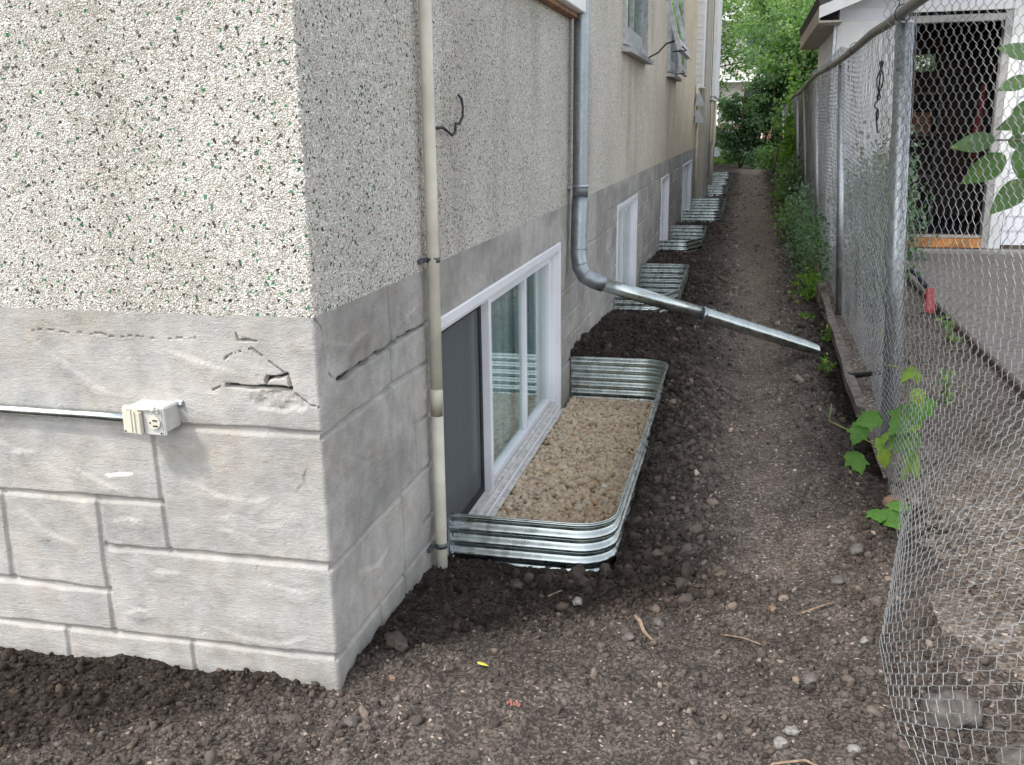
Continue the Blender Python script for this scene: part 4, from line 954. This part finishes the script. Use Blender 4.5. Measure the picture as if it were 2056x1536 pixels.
m = MB(); m.tube([(3.36, 9.55, 1.75), (3.36, 9.55, 1.5), (3.34, 9.55, 1.2), (3.35, 9.55, .95)], [.02, .04, .05, .03], 10); o = m.build("red_jacket", simple("dark_red_cloth", (.10, .012, .012), .9)); tag(o, "dark red cloth hanging inside the right edge of the garage doorway", "jacket")
# board fence beyond the garage
t = thing("board_fence", "tall brown board fence running on behind the garage", "fence", (2.0, 14, 0))
m = MB(); m2 = MB(); y = 12.5
k = 0
while y < 28:
    x = 1.95 + .012 * (y - 12.5); h = 1.75 + .03 * math.sin(k * 1.3); m.box(x, x + .02, y, y + .135, -.05, h, .003); y += .145; k += 1
m.build("board", MT['fencewood'], t)
for z in (.4, 1.4): m2.box(2.18, 2.22, 12.6, 27.9, z, z + .08)
m2.build("rail", MT['fencewood'], t)
m = MB(); m.box(1.86, 1.96, 12.38, 12.48, -.1, 2.05, .008); o = m.build("wooden_post", MT['fencewood']); tag(o, "thick dark wooden post at the garage's rear corner behind the wire fence", "post")

# ------------------------------------------------------------------ plants
def leaf_poly(lobed, L, Wd):
    """outline in the leaf plane, base at origin, tip at (0,L)"""
    if lobed:
        o = [(0, 0), (.22, -.10), (.50, .05), (.46, .28), (.62, .52), (.36, .55), (.30, .72), (.12, .88), (0, 1.05)]
    else: o = [(0, 0), (.20, .04), (.42, .22), (.46, .42), (.36, .64), (.18, .85), (0, 1.05)]
    r = [(x * Wd, y * L) for x, y in o]; return r, [(-x, y) for x, y in r[-2:0:-1]]
def add_leaf(V, F, RN, base, d, nrm, L, Wd, lobed, rnd):
    r, l = leaf_poly(lobed, L, Wd); d = d.normalized(); nrm = (nrm - d * nrm.dot(d)).normalized(); s = d.cross(nrm)
    nr = len(r); mid = [(0, y) for _, y in r[1:-1]]
    def P(x, y): return base + s * x + d * y - nrm * (abs(x) * .35 + (y / L) ** 2 * L * .22)
    right = [P(*q) for q in r]; midv = [P(*q) for q in mid]; left = [P(-x, y) for x, y in r[1:-1]]
    b = len(V); V += right + midv + left; n = len(mid); ri = list(range(b, b + nr)); mi = list(range(b + nr, b + nr + n)); li = list(range(b + nr + n, b + nr + 2 * n))
    tri = []
    R_ = ri[1:-1]
    F.append((ri[0], R_[0], mi[0])); F.append((ri[0], mi[0], li[0]))
    for i in range(n - 1): F.append((R_[i], R_[i + 1], mi[i + 1])); F.append((R_[i], mi[i + 1], mi[i])); F.append((li[i], mi[i], mi[i + 1])); F.append((li[i], mi[i + 1], li[i + 1]))
    F.append((R_[-1], ri[-1], mi[-1])); F.append((li[-1], mi[-1], ri[-1]))
    RN += [rnd] * (nr + 2 * n)
def leaf_part(name, L, mat, parent):
    o = None
    for args in L:
        V = []; F = []; RN = []; add_leaf(V, F, RN, *args)
        o = link(name, npmesh(name, np.array([tuple(v) for v in V]), np.array(F), True, {'rnd': np.array(RN)}), mat, parent)
    return o
# climbing vine at the foot of the thick post
t = thing("climbing_vine", "young leafy vine climbing the mesh at the foot of the thick fence post", "vine", (1.64, 1.95, -.08))
VY = 1.93
st = [[(1.641, -.12), (1.628, -.027), (1.621, .029), (1.624, .108), (1.633, .175), (1.649, .22), (1.678, .271), (1.667, .346), (1.657, .404), (1.621, .421), (1.582, .422)],
      [(1.63, -.026), (1.583, .066), (1.534, .108), (1.482, .138), (1.419, .162), (1.382, .182), (1.387, .254)], [(1.641, -.094), (1.619, -.11), (1.569, -.115), (1.527, -.10), (1.478, -.07), (1.434, -.03)],
      [(1.642, -.09), (1.60, -.10), (1.549, -.10), (1.504, -.10)]]
DROP = [(1.642, 1.95, -.05), (1.60, 1.75, -.01), (1.549, 1.55, .0), (1.50, 1.42, .005), (1.43, 1.38, .01), (1.30, 1.34, .0)]
m = MB()
for s_ in st[:3]: m.tube([(x - .05 if i > 1 else x, VY + .01 * math.sin(i * 2), z + .03) for i, (x, z) in enumerate(s_)], .0028, 6)
m.tube(DROP, .0026, 6); m.build("stem", MT['stem'], t)
LV = [((1.475, .229), .072, .033, 0), ((1.447, .158), .055, .066, 0), ((1.614, .226), .105, .061, 0), ((1.674, .27), .044, .083, 0), ((1.645, .203), .061, .033, 1), ((1.615, .152), .094, .055, 0), ((1.65, .115), .072, .083, 0), ((1.66, .06), .039, .105, 1),
      ((1.534, .113), .028, .05, 1), ((1.56, .064), .039, .061, 2), ((1.456, .046), .077, .061, 0), ((1.454, .0), .022, .072, 1), ((1.61, -.028), .039, .019, 1), ((1.635, .005), .033, .044, 1), ((1.546, .147), .028, .044, 1), ((1.612, .421), .066, .017, 1), ((1.652, .404), .039, .033, 1), ((1.664, .324), .039, .061, 2)]
rl = random.Random(3); L = []
for (x, z), w, h, k in LV:
    sz = max(w, h) * 1.35; d = Vector((rl.uniform(-.5, .5) + (-.9 if w > h * 1.3 else 0), -.35 + rl.uniform(-.2, .2), -.9 if h > w * .8 else -.25)); nrm = Vector((rl.uniform(-.3, .3), -.75, .7 + rl.uniform(-.2, .3)))
    base = Vector((x, VY - .03, z + .01)) - d.normalized() * sz * .5
    L.append((base, d, nrm, sz, sz * (.85 if k != 1 else .5), k == 0 or rl.random() < .4, {0: rl.uniform(.1, .55), 1: .75, 2: .95}[k]))
for (x, y, z), sz in (((1.50, 1.42, .045), .12), ((1.54, 1.47, .06), .075), ((1.47, 1.40, .05), .08), ((1.56, 1.5, .04), .06)):
    L.append((Vector((x, y, z)), Vector((rl.uniform(-1, 1), -.8, .0)), Vector((0, -.3, 1)), sz, sz * .95, True, rl.uniform(.2, .5)))
leaf_part("leaf", L, MT['leaf_vine'], t)
# broad leaved shrub beyond the fence at the right edge
t = thing("broadleaf_shrub", "shrub with large pointed green leaves reaching in at the right, beyond the fence", "shrub", (2.3, 1.9, 0))
m = MB(); m.tube([(2.3, 1.9, -.05), (2.22, 1.9, .6), (2.12, 1.9, 1.05), (1.98, 1.9, 1.32), (1.83, 1.9, 1.32)], [.012, .01, .008, .005, .003], 7); m.tube([(2.12, 1.9, 1.05), (2.02, 1.95, 1.4), (1.93, 1.92, 1.62)], [.007, .005, .003], 6); m.tube([(2.2, 1.9, .75), (2.1, 1.85, 1.05), (1.97, 1.88, 1.16)], [.007, .005, .003], 6); m.build("stem", MT['bark'], t)
L = []
for (x, z), dx, dz, sz in (((1.87, 1.265), -.75, -.5, .17), ((1.82, 1.33), -1, -.15, .14), ((1.88, 1.31), .6, .12, .12), ((1.93, 1.62), -.7, .2, .12), ((1.93, 1.54), -.8, -.25, .11), ((1.94, 1.46), -.2, -.9, .14), ((1.95, 1.18), -.75, -.75, .16), ((1.93, 1.30), .1, -1, .13), ((1.96, 1.24), .3, -1, .14), ((1.92, 1.40), -.55, -.2, .10), ((2.05, 1.3), .8, .2, .15), ((2.05, 1.5), .7, .5, .14), ((2.12, 1.15), .9, -.3, .15), ((2.0, 1.6), .2, 1, .12), ((2.15, .95), -.9, .1, .14)):
    L.append((Vector((x, 1.9 + rl.uniform(-.05, .05), z)), Vector((dx, rl.uniform(-.2, .2), dz)), Vector((rl.uniform(-.4, .4), -.9, .45)), sz, sz * .62, False, rl.random()))
leaf_part("leaf", L, MT['leaf_lilac'], t)

def clump(name, label, cat, loc, rx, ry, h, n, size, mat, stems=6, group=None, up=.3, lean_=(0, 0), asp=.42, blobs=9):
    t = thing(name, label, cat, loc, 0, group); x0, y0, z0 = loc
    m = MB(); tips = []
    for i in range(stems):
        a = random.uniform(0, 6.28); r = random.uniform(.1, 1); hx = x0 + rx * r * math.cos(a) + lean_[0] * h; hy = y0 + ry * r * math.sin(a) + lean_[1] * h; hz = z0 + h * random.uniform(.55, 1)
        m.tube([(x0 + rx * .25 * math.cos(a), y0 + ry * .25 * math.sin(a), z0 - .03), ((x0 * .4 + hx * .6), (y0 * .4 + hy * .6), z0 + (hz - z0) * .55), (hx, hy, hz)], [.004 + h * .006, .003 + h * .004, .0015], 5); tips.append((hx, hy, hz))
    m.build("stem", MT['stem'] if h < 1.2 else MT['bark'], t)
    C = np.array(tips + [(x0 + rx * random.uniform(-1, 1) * .8 + lean_[0] * h * .5, y0 + ry * random.uniform(-1, 1) * .8, z0 + h * random.uniform(.1, .8)) for _ in range(blobs)])
    c = C[rng.integers(0, len(C), n)]; bl = rng.uniform(0, 1, len(C)); s_ = np.array([rx, ry, h * .5]) * .36
    P = c + rng.normal(size=(n, 3)) * s_; P[:, 2] = np.maximum(P[:, 2], z0 + .01)
    v, f, a = leaves(P, size * rng.uniform(.6, 1.3, n), up, asp); o = link("leaves", npmesh("leaves", v, f, False, a), MT[mat], t); o['kind'] = 'stuff'
    return t
G1 = "weeds growing along the foot of the fence"
clump("weed", "tuft of low green weeds beside the square stake", "weed", (1.50, 6.15, -.02), .10, .25, .22, 260, .035, 'leaf_vine', 6, G1)
clump("weed", "dark tangled weed just beyond the square stake at the fence", "weed", (1.56, 7.0, 0), .13, .5, .5, 800, .036, 'leaf_dark', 10, G1)
clump("weed", "grey green bushy weed with pale tips, in the middle of the row by the fence", "weed", (1.52, 8.3, 0), .15, .42, .66, 1300, .032, 'leaf_blue', 12, G1)
clump("weed", "bright green weed sprawling toward the path, behind the grey green one", "weed", (1.50, 10.0, 0), .2, .45, .42, 900, .05, 'leaf_light', 12, G1)
clump("weed", "mid green weed at the fence before the tall climber", "weed", (1.58, 12.0, 0), .16, .5, .8, 1000, .045, 'leaf_dark', 12, G1)
clump("weed", "leafy weed under the tall climber, next to the wooden post", "weed", (1.62, 14.2, 0), .18, .6, .6, 1000, .06, 'leaf_light', 12, G1)
clump("climber_plant", "tall bright green climber hanging on the far stretch of fence", "climber", (1.80, 17.5, 0), .15, 1.2, 1.75, 1700, .10, 'leaf_vine', 10, None, .2, (0, 0), .5, 16)
clump("climber_plant", "second bright climber on the fence, closer to the end of the path", "climber", (1.90, 22, 0), .14, 1.1, 1.25, 1300, .10, 'leaf_vine', 8, None, .2)
for i, (x, y, lab) in enumerate(((1.47, 3.75, "tiny weed sprig beside the plank, nearest the spout tip"), (1.53, 4.6, "tiny weed sprig half way along the plank"), (1.42, 5.2, "small sprig of weed at the path edge short of the square stake"))):
    clump("weed_sprig", lab, "weed", (x, y, -.03), .04, .06, .08, 40, .03, 'leaf_vine', 4)
G2 = "shrubs in the gravel strip beyond the fence"
clump("shrub", "dark feathery shrub behind the mesh, against the white garage door", "shrub", (2.05, 7.4, 0), .25, .45, .95, 3600, .04, 'leaf_blue', 12, G2)
clump("shrub", "low leafy shrub at the gravel strip, in front of the feathery one", "shrub", (1.98, 5.9, 0), .16, .5, .5, 1500, .045, 'leaf_dark', 8, G2)
clump("shrub", "small green shrub left of the orange garage threshold", "shrub", (2.48, 8.5, .02), .22, .2, .95, 1100, .05, 'leaf_blue', 9, G2)
for i, (x, y, lab) in enumerate(((2.0, 3.1, "seedling seen low through the mesh just beyond the thick post"), (2.15, 1.7, "seedling on the leaf litter nearest the right edge"), (2.3, 4.6, "seedling near the red handle by the driveway edge"), (1.85, 4.2, "seedling behind the mesh next to the black rod"), (1.95, .75, "seedling low in the leaf litter at the lower right"))):
    clump("seedling", lab, "weed", (x, y, .0), .05, .08, .13, 46, .035, 'leaf_light', 4)

def tree(name, label, loc, h, crad, cz0, n, size, mat, group=None, trunk=.12, blobs=26, multi=1, lean_=(0, 0)):
    t = thing(name, label, "tree" if h > 3 else "shrub", loc, 0, group); x0, y0, z0 = loc; m = MB(); C = []
    top = z0 + h
    for j in range(multi):
        a0 = random.uniform(0, 6.28); ox = .25 * j * math.cos(a0); oy = .25 * j * math.sin(a0)
        pts = []; 
        for i in range(7):
            q = i / 6; pts.append((x0 + ox + lean_[0] * q * h + .12 * h * .1 * math.sin(3 * q + j), y0 + oy + lean_[1] * q * h + .1 * math.sin(4 * q + j), z0 - .1 + q * h * .82))
        m.tube(pts, [trunk * (1 - .8 * i / 6) for i in range(7)], 9)
        for b in range(max(4, blobs // multi)):
            q = random.uniform(max(.12, cz0 / h), .95); i = min(5, int(q * 6)); p = Vector(pts[i]).lerp(Vector(pts[i + 1]), q * 6 - i)
            a = random.uniform(0, 6.28); rr_ = crad * random.uniform(.35, 1) * math.sqrt(max(.15, 1 - ((q - .55) / .55) ** 2)); e = p + Vector((math.cos(a) * rr_, math.sin(a) * rr_, random.uniform(.05, .35) * rr_ + .1))
            m.tube([p, p.lerp(e, .5) + Vector((0, 0, .06 * rr_)), e], [trunk * .32, trunk * .18, .008], 5); C.append(tuple(e)); C.append(tuple(p.lerp(e, .6)))
    m.build("trunk", MT['bark'], t)
    C = np.array(C); sub = C[rng.integers(0, len(C), len(C) * 3)] + rng.normal(size=(len(C) * 3, 3)) * crad * .22; C = np.concatenate([C, sub])
    w = rng.integers(0, len(C), n); br = rng.uniform(.15, .85, len(C)); P = C[w] + rng.normal(size=(n, 3)) * crad * .095 * np.array([1, 1, .75])
    P[:, 2] = np.maximum(P[:, 2], z0 + .05)
    v, f, a = leaves(P, size * rng.uniform(.6, 1.35, n), .3, .42, None, br[w]); o = link("crown", npmesh("crown", v, f, False, a), MT[mat], t); o['kind'] = 'stuff'
    return t
GT = "trees and tall shrubs closing off the end of the passage"
tree("tree", "dense dark bush with arching stems at the end of the path", (1.25, 31.5, 0), 3.4, .95, .15, 12500, .11, 'leaf_dark', GT, .05, 34, 5)
tree("tree", "blue green leafy tree above the dark bush", (2.1, 33.0, 0), 5.6, 1.6, 1.5, 10500, .12, 'leaf_blue', GT, .10, 34, 2)
tree("tree", "light green tree over the garage's board fence", (3.3, 31.0, 0), 6.5, 2.1, 1.0, 20000, .12, 'leaf_light', GT, .13, 36, 2)
tree("tree", "tall tree with its branches overhanging from behind the house corner", (-1.3, 34.5, 0), 8.0, 2.2, 3.6, 11000, .13, 'leaf_light', GT, .14, 30, 1)
tree("tree", "tall pale green tree far behind, its crown above the others", (3.0, 38.5, 0), 9.5, 2.8, 4.2, 16000, .15, 'leaf_light', GT, .16, 34, 1)
tree("tree", "leafy tree rising right behind the garage roof", (5.6, 27.0, 0), 7.5, 2.5, 1.6, 18000, .13, 'leaf_blue', GT, .15, 34, 2)
tree("tree", "broad tree far to the right behind the garage", (9.5, 30.0, 0), 8.5, 3.0, 2.0, 16000, .16, 'leaf_dark', GT, .18, 30, 1)
tree("sapling", "thin leaning sapling with bare brown stems at the far fence end", (1.66, 27.3, 0), 2.6, .42, 1.25, 420, .10, 'leaf_light', None, .035, 7, 1, (.11, 0))
clump("shrub", "low shrub with light leaves at the foot of the leaning sapling", "shrub", (1.62, 28.5, 0), .35, .4, .7, 1300, .08, 'leaf_light', 8, "low shrubs at the end of the path")
clump("shrub", "low ragged shrub left of the sapling foot", "shrub", (1.25, 30.0, 0), .35, .3, .5, 800, .09, 'leaf_blue', 8, "low shrubs at the end of the path")

# far lawn, road, car and building
sheet("lawn", -12, 14, 33.2, 37.2, .03, MT['lawn'], 30, 20, .03)
n = 5200; P = np.stack([rng.uniform(-1.5, 3.5, n), rng.uniform(32.3, 36, n), np.full(n, .03)], 1); d = np.stack([rng.normal(0, .35, n), rng.normal(0, .35, n), np.ones(n) * 1.5], 1)
v, f, a = leaves(P, rng.uniform(.08, .2, n), 0, .1, d); tag(link("grass", npmesh("grass", v, f, False, a), MT['grass']), label="bright uncut grass beyond the dark bush", cat="grass", kind='stuff')
sheet("road", -60, 60, 37.2, 45, .012, MT['asphalt'], 6, 4, 0)
m = MB(); m.box(-60, 60, 45.0, 47.5, -.2, .13, .02); o = m.build("sidewalk", MT['concrete']); tag(o, kind='structure')
t = thing("parked_car", "dark parked car half hidden by the bush, its red tail lamp showing", "car", (-1.6, 38.3, 0))
prof = [(-4.0, .32), (-4.05, .62), (-3.9, .80), (-2.9, .98), (-2.3, 1.42), (-1.2, 1.47), (-.45, 1.38), (.05, 1.08), (.52, 1.03), (.60, .80), (.58, .35)]
m = MB()
rows = []
for yy_, ins in ((37.42, .06), (37.46, 0), (39.1, 0), (39.15, .06)): rows.append([(x + (ins if x < -2 else -ins), yy_ + (.14 if z > 1.1 else 0) * (1 if yy_ < 38 else -1), z - ins * (z > .9)) for x, z in prof])
n = len(prof); vs = [p for r_ in rows for p in r_]; fs = [(j * n + i, j * n + (i + 1) % n, (j + 1) * n + (i + 1) % n, (j + 1) * n + i) for j in range(3) for i in range(n)] + [tuple(range(n)), tuple(range(3 * n, 4 * n))[::-1]]
m.add(vs, fs); body = m.build("body", MT['carpaint'], t)
m = MB(); m.prism([(-2.75, 1.0), (-2.25, 1.34), (-1.3, 1.39), (-1.3, 1.0)], 1, 37.40, 37.53); m.prism([(-1.22, 1.0), (-1.22, 1.39), (-.5, 1.31), (-.08, 1.04)], 1, 37.40, 37.53); m.build("side_window", MT['glass'], t)
for x in (-3.2, -.25):
    m = MB(); m.tube([(x, 37.38, .32), (x, 37.40, .32), (x, 37.6, .32)], [.29, .33, .33], 24); w = m.build("wheel", MT['dark_rubber'], t); m = MB(); m.tube([(x, 37.365, .32), (x, 37.378, .32)], .2, 20); m.build("hubcap", MT['carsilver'], w)
m = MB(); m.box(.42, .615, 37.40, 37.62, .80, .98, .02); m.build("tail_lamp", MT['red'], t)
m = MB(); m.box(.02, .55, 37.45, 39.1, 1.03, 1.075, .015); m.box(.55, .66, 37.42, 39.14, .42, .60, .03); m.build("bumper_trunk_sheen", MT['carsilver'], t)  # bumper, plus the trunk lid's highlight put in as a silver slab
t = thing("apartment_block", "pale apartment block with balconies across the street, behind the trees", "building", (2, 50, 0))
m = MB(); m.box(-14, 18, 50, 60, 0, 14, .02); m.build("wall", simple("pale_render", (.52, .50, .47), .8, var=.06), t)
m = MB(); m.box(-14.0, 18.0, 49.93, 49.995, 0, 1.35); m.build("brick_base", MT['brick'], t)
for k in range(4):
    m = MB(); m.box(-14.1, 18.1, 49.2, 49.92, 3.35 + 2.9 * k, 3.6 + 2.9 * k, .02); m.build("balcony_slab", MT['whitepaint'], t)
    for x in np.arange(-13, 18, 3.4):
        f = MB(); 
        z0 = .5 + 1.0 + 2.9 * k; f.box(x - .06, x + 2.16, 49.86, 49.925, z0 - .06, z0 + 1.66, .01); fo = f.build("window", MT['whitepaint'], t)
        p = MB(); p.box(x, x + 1.02, 49.84, 49.856, z0, z0 + 1.6); p.box(x + 1.08, x + 2.1, 49.84, 49.856, z0, z0 + 1.6); p.build("pane", simple("dark_window_glass", (.06, .08, .10), .12, var=.1) if 'dwg' not in MT else MT['dwg'], fo)
        MT.setdefault('dwg', bpy.data.materials.get("dark_window_glass"))
m = MB()
for x in np.arange(-13.9, 18, 2.2): m.box(x, x + .09, 49.22, 49.31, 0, 14)
m.build("balcony_posts", MT['whitepaint'], t)['kind'] = 'stuff'

# ------------------------------------------------------------------ single stones, twigs, leaves on the soil
def stone(name, label, x, y, r, sq, mat, sub=3, rough=.22, sink=.3, group=None, seed=0):
    V, F = ico(sub); q = np.random.default_rng(seed + 100); ph = q.uniform(0, 6.28, 6); V = V.copy()
    dsp = 1 + rough * (.5 * np.sin(V[:, 0] * 2.3 + ph[0]) + .4 * np.sin(V[:, 1] * 2.9 + ph[1]) + .4 * np.sin(V[:, 2] * 3.1 + ph[2]) + .25 * np.sin(V[:, 0] * 6 + V[:, 1] * 5 + ph[3])) + q.normal(0, rough * .16, len(V)) + rough * .3 * np.sin(V[:, 2] * 7 + V[:, 1] * 6 + ph[4])
    if mat != 'clod':
        for _ in range(9):
            nn = q.normal(size=3); nn /= np.linalg.norm(nn); h = q.uniform(.62, .95); dd = V @ nn; over = np.maximum(dd - h, 0); V = V - nn[None] * over[:, None] * .92
    V = V * dsp[:, None] * np.array([1, sq[0], sq[1]]) * r; a = q.uniform(0, 6.28); c, s_ = math.cos(a), math.sin(a); V = V @ np.array([[c, s_, 0], [-s_, c, 0], [0, 0, 1]])
    z = float(ground_z(np.array(x), np.array(y))) + r * sq[1] * (1 - 2 * sink)
    o = link(name, npmesh(name, V, F, True, {'dry': np.full(len(V), .5), 'rnd': np.full(len(V), .5)}), MT[mat]); o.location = (x, y, z); return tag(o, label, "stone" if name != 'soil_lump' else "soil lump", group)
GS = "stones lying on the dug soil"
SL = [("white knobbly stone on dark soil below the nearest window well", .52, .60, .019, (.8, .75), 'rock_pale'), ("smooth tan pebble by the foot of the house corner", .127, .05, .013, (.7, .6), 'rock_brown'),
      ("big grey brown rock under the loose lower edge of the mesh", 1.50, .20, .075, (.8, .6), 'rock'), ("second big rock, half under the mesh, in the lower right corner", 1.62, -.02, .085, (.8, .5), 'rock'),
      ("reddish brown stone at the vine's root beside the mesh", 1.56, 1.60, .045, (.8, .8), 'rock_brown'), ("rounded pale stone at the soil mound left of the mesh edge", 1.37, 1.10, .028, (.8, .8), 'rock'),
      ("flat grey stone near the right end of the soil mound", 1.30, .92, .026, (.7, .5), 'rock'), ("grey oval stone on the path short of the mesh edge", 1.34, .53, .017, (.7, .6), 'rock_pale'),
      ("mottled whitish stone, upper one of a close pair at the bottom", 1.127, .06, .019, (.9, .7), 'rock_pale'), ("mottled whitish stone, lower one of a close pair at the bottom", 1.098, .015, .019, (1, .7), 'rock_pale'),
      ("cream angular stone alone near the bottom right of the soil", 1.259, .015, .016, (.8, .6), 'rock_pale'), ("small cream stone by the bottom edge, left of the mottled pair", .90, -.09, .013, (.8, .6), 'rock_pale'),
      ("dull brown stone with a pebbly skin in front of the house corner", .10, -.15, .022, (.8, .7), 'rock'), ("flat brown stone next to the curved twig", .70, .40, .020, (.8, .5), 'rock'),
      ("rounded tan stone in the middle of the path edge clods", 1.10, .72, .017, (.8, .6), 'rock_brown'), ("grey stone just below the soil mound at the nearest well", .77, .52, .022, (.9, .7), 'rock'),
      ("dark rock in a hollow right of the path foreground", 1.18, .30, .024, (.9, .6), 'rock')]
for i, (lab, x, y, r, sq, mat) in enumerate(SL): stone("stone", lab, x, y, r, sq, mat, seed=i, group=GS)
GC = "large soil lumps round the nearest window well"
for i, (lab, x, y, r) in enumerate((("biggest dark soil lump against the rounded corner of the nearest well", .47, .90, .036), ("dark soil lump left of the biggest one, touching the well", .39, .885, .022), ("dark soil lump right of the biggest one at the well corner", .56, .93, .026), ("soil lump in front of the biggest one, toward the white stone", .50, .80, .024),
                                    ("soil lump on the slope between the pipe foot and the white stone", .30, .70, .020), ("ragged soil lump by the house wall near its front corner", .10, .17, .032))):
    stone("soil_lump", lab, x, y, r, (.9, .8), 'clod', 3, .4, .25, GC, 40 + i)
def gtube(pts, r, n=7): 
    return [(x, y, float(ground_z(np.array(x), np.array(y))) + dz) for x, y, dz in pts]
m = MB(); m.tube(gtube([(.705, .50, .018), (.722, .468, .02), (.738, .43, .016), (.765, .405, .010)], 0), [.0045, .006, .0055, .004], 8); o = m.build("curved_twig", MT['twig']); tag(o, "short curved brown twig lying in front of the nearest well", "twig")
m = MB(); m.tube(gtube([(1.04, -.12, .004), (1.08, -.07, .012), (1.15, -.05, .016), (1.21, -.09, .008), (1.22, -.13, .0)], 0), .0035, 6); o = m.build("root", MT['twig']); tag(o, "thin arched root at the bottom edge of the soil", "root")
for i, (lab, a, b) in enumerate((("straight thin twig on the path, level with the curved one", (.95, .52), (1.06, .47)), ("short dry stalk on the dark slope by the house", (.42, .64), (.44, .70)), ("dry forked stalk on the path below the drain spout", (1.02, 3.25), (1.07, 3.42)), ("dry stalk crossing the soil beside the mesh mound", (1.18, .70), (1.30, .78)))):
    m = MB(); pts = gtube([(a[0], a[1], .008), ((a[0] + b[0]) / 2 + .005, (a[1] + b[1]) / 2, .016), (b[0], b[1], .009)], 0); m.tube(pts, .0022, 5); m.tube([pts[1], (pts[1][0] + .02, pts[1][1] + .01, pts[1][2] + .006)], .0015, 5); o = m.build("dry_twig", MT['twig']); tag(o, lab, "twig", "dry twigs on the soil")
L = [(Vector((.335, .125, float(ground_z(np.array(.34), np.array(.13))) + .012)), Vector((1, -.15, .05)), Vector((0, -.2, 1)), .032, .011, False, 1.0)]
o = leaf_part("fallen_leaf", L, simple("yellow_leaf", (.55, .50, .07), .6), None); tag(o, "single narrow yellow leaf on the soil in front of the house corner", "leaf")
# red litter crumbs
m = MB(); 
for k in range(7): m.box(.45 + .005 * k, .454 + .005 * k, -.02 + .006 * math.sin(k * 2), -.014 + .006 * math.sin(k * 2), float(ground_z(np.array(.47), np.array(-.02))) + .006, float(ground_z(np.array(.47), np.array(-.02))) + .012 + .002 * (k % 3))
o = m.build("red_scrap", simple("faded_red_plastic", (.40, .16, .12), .6)); tag(o, "crumpled faded red scrap in the foreground soil", "litter")
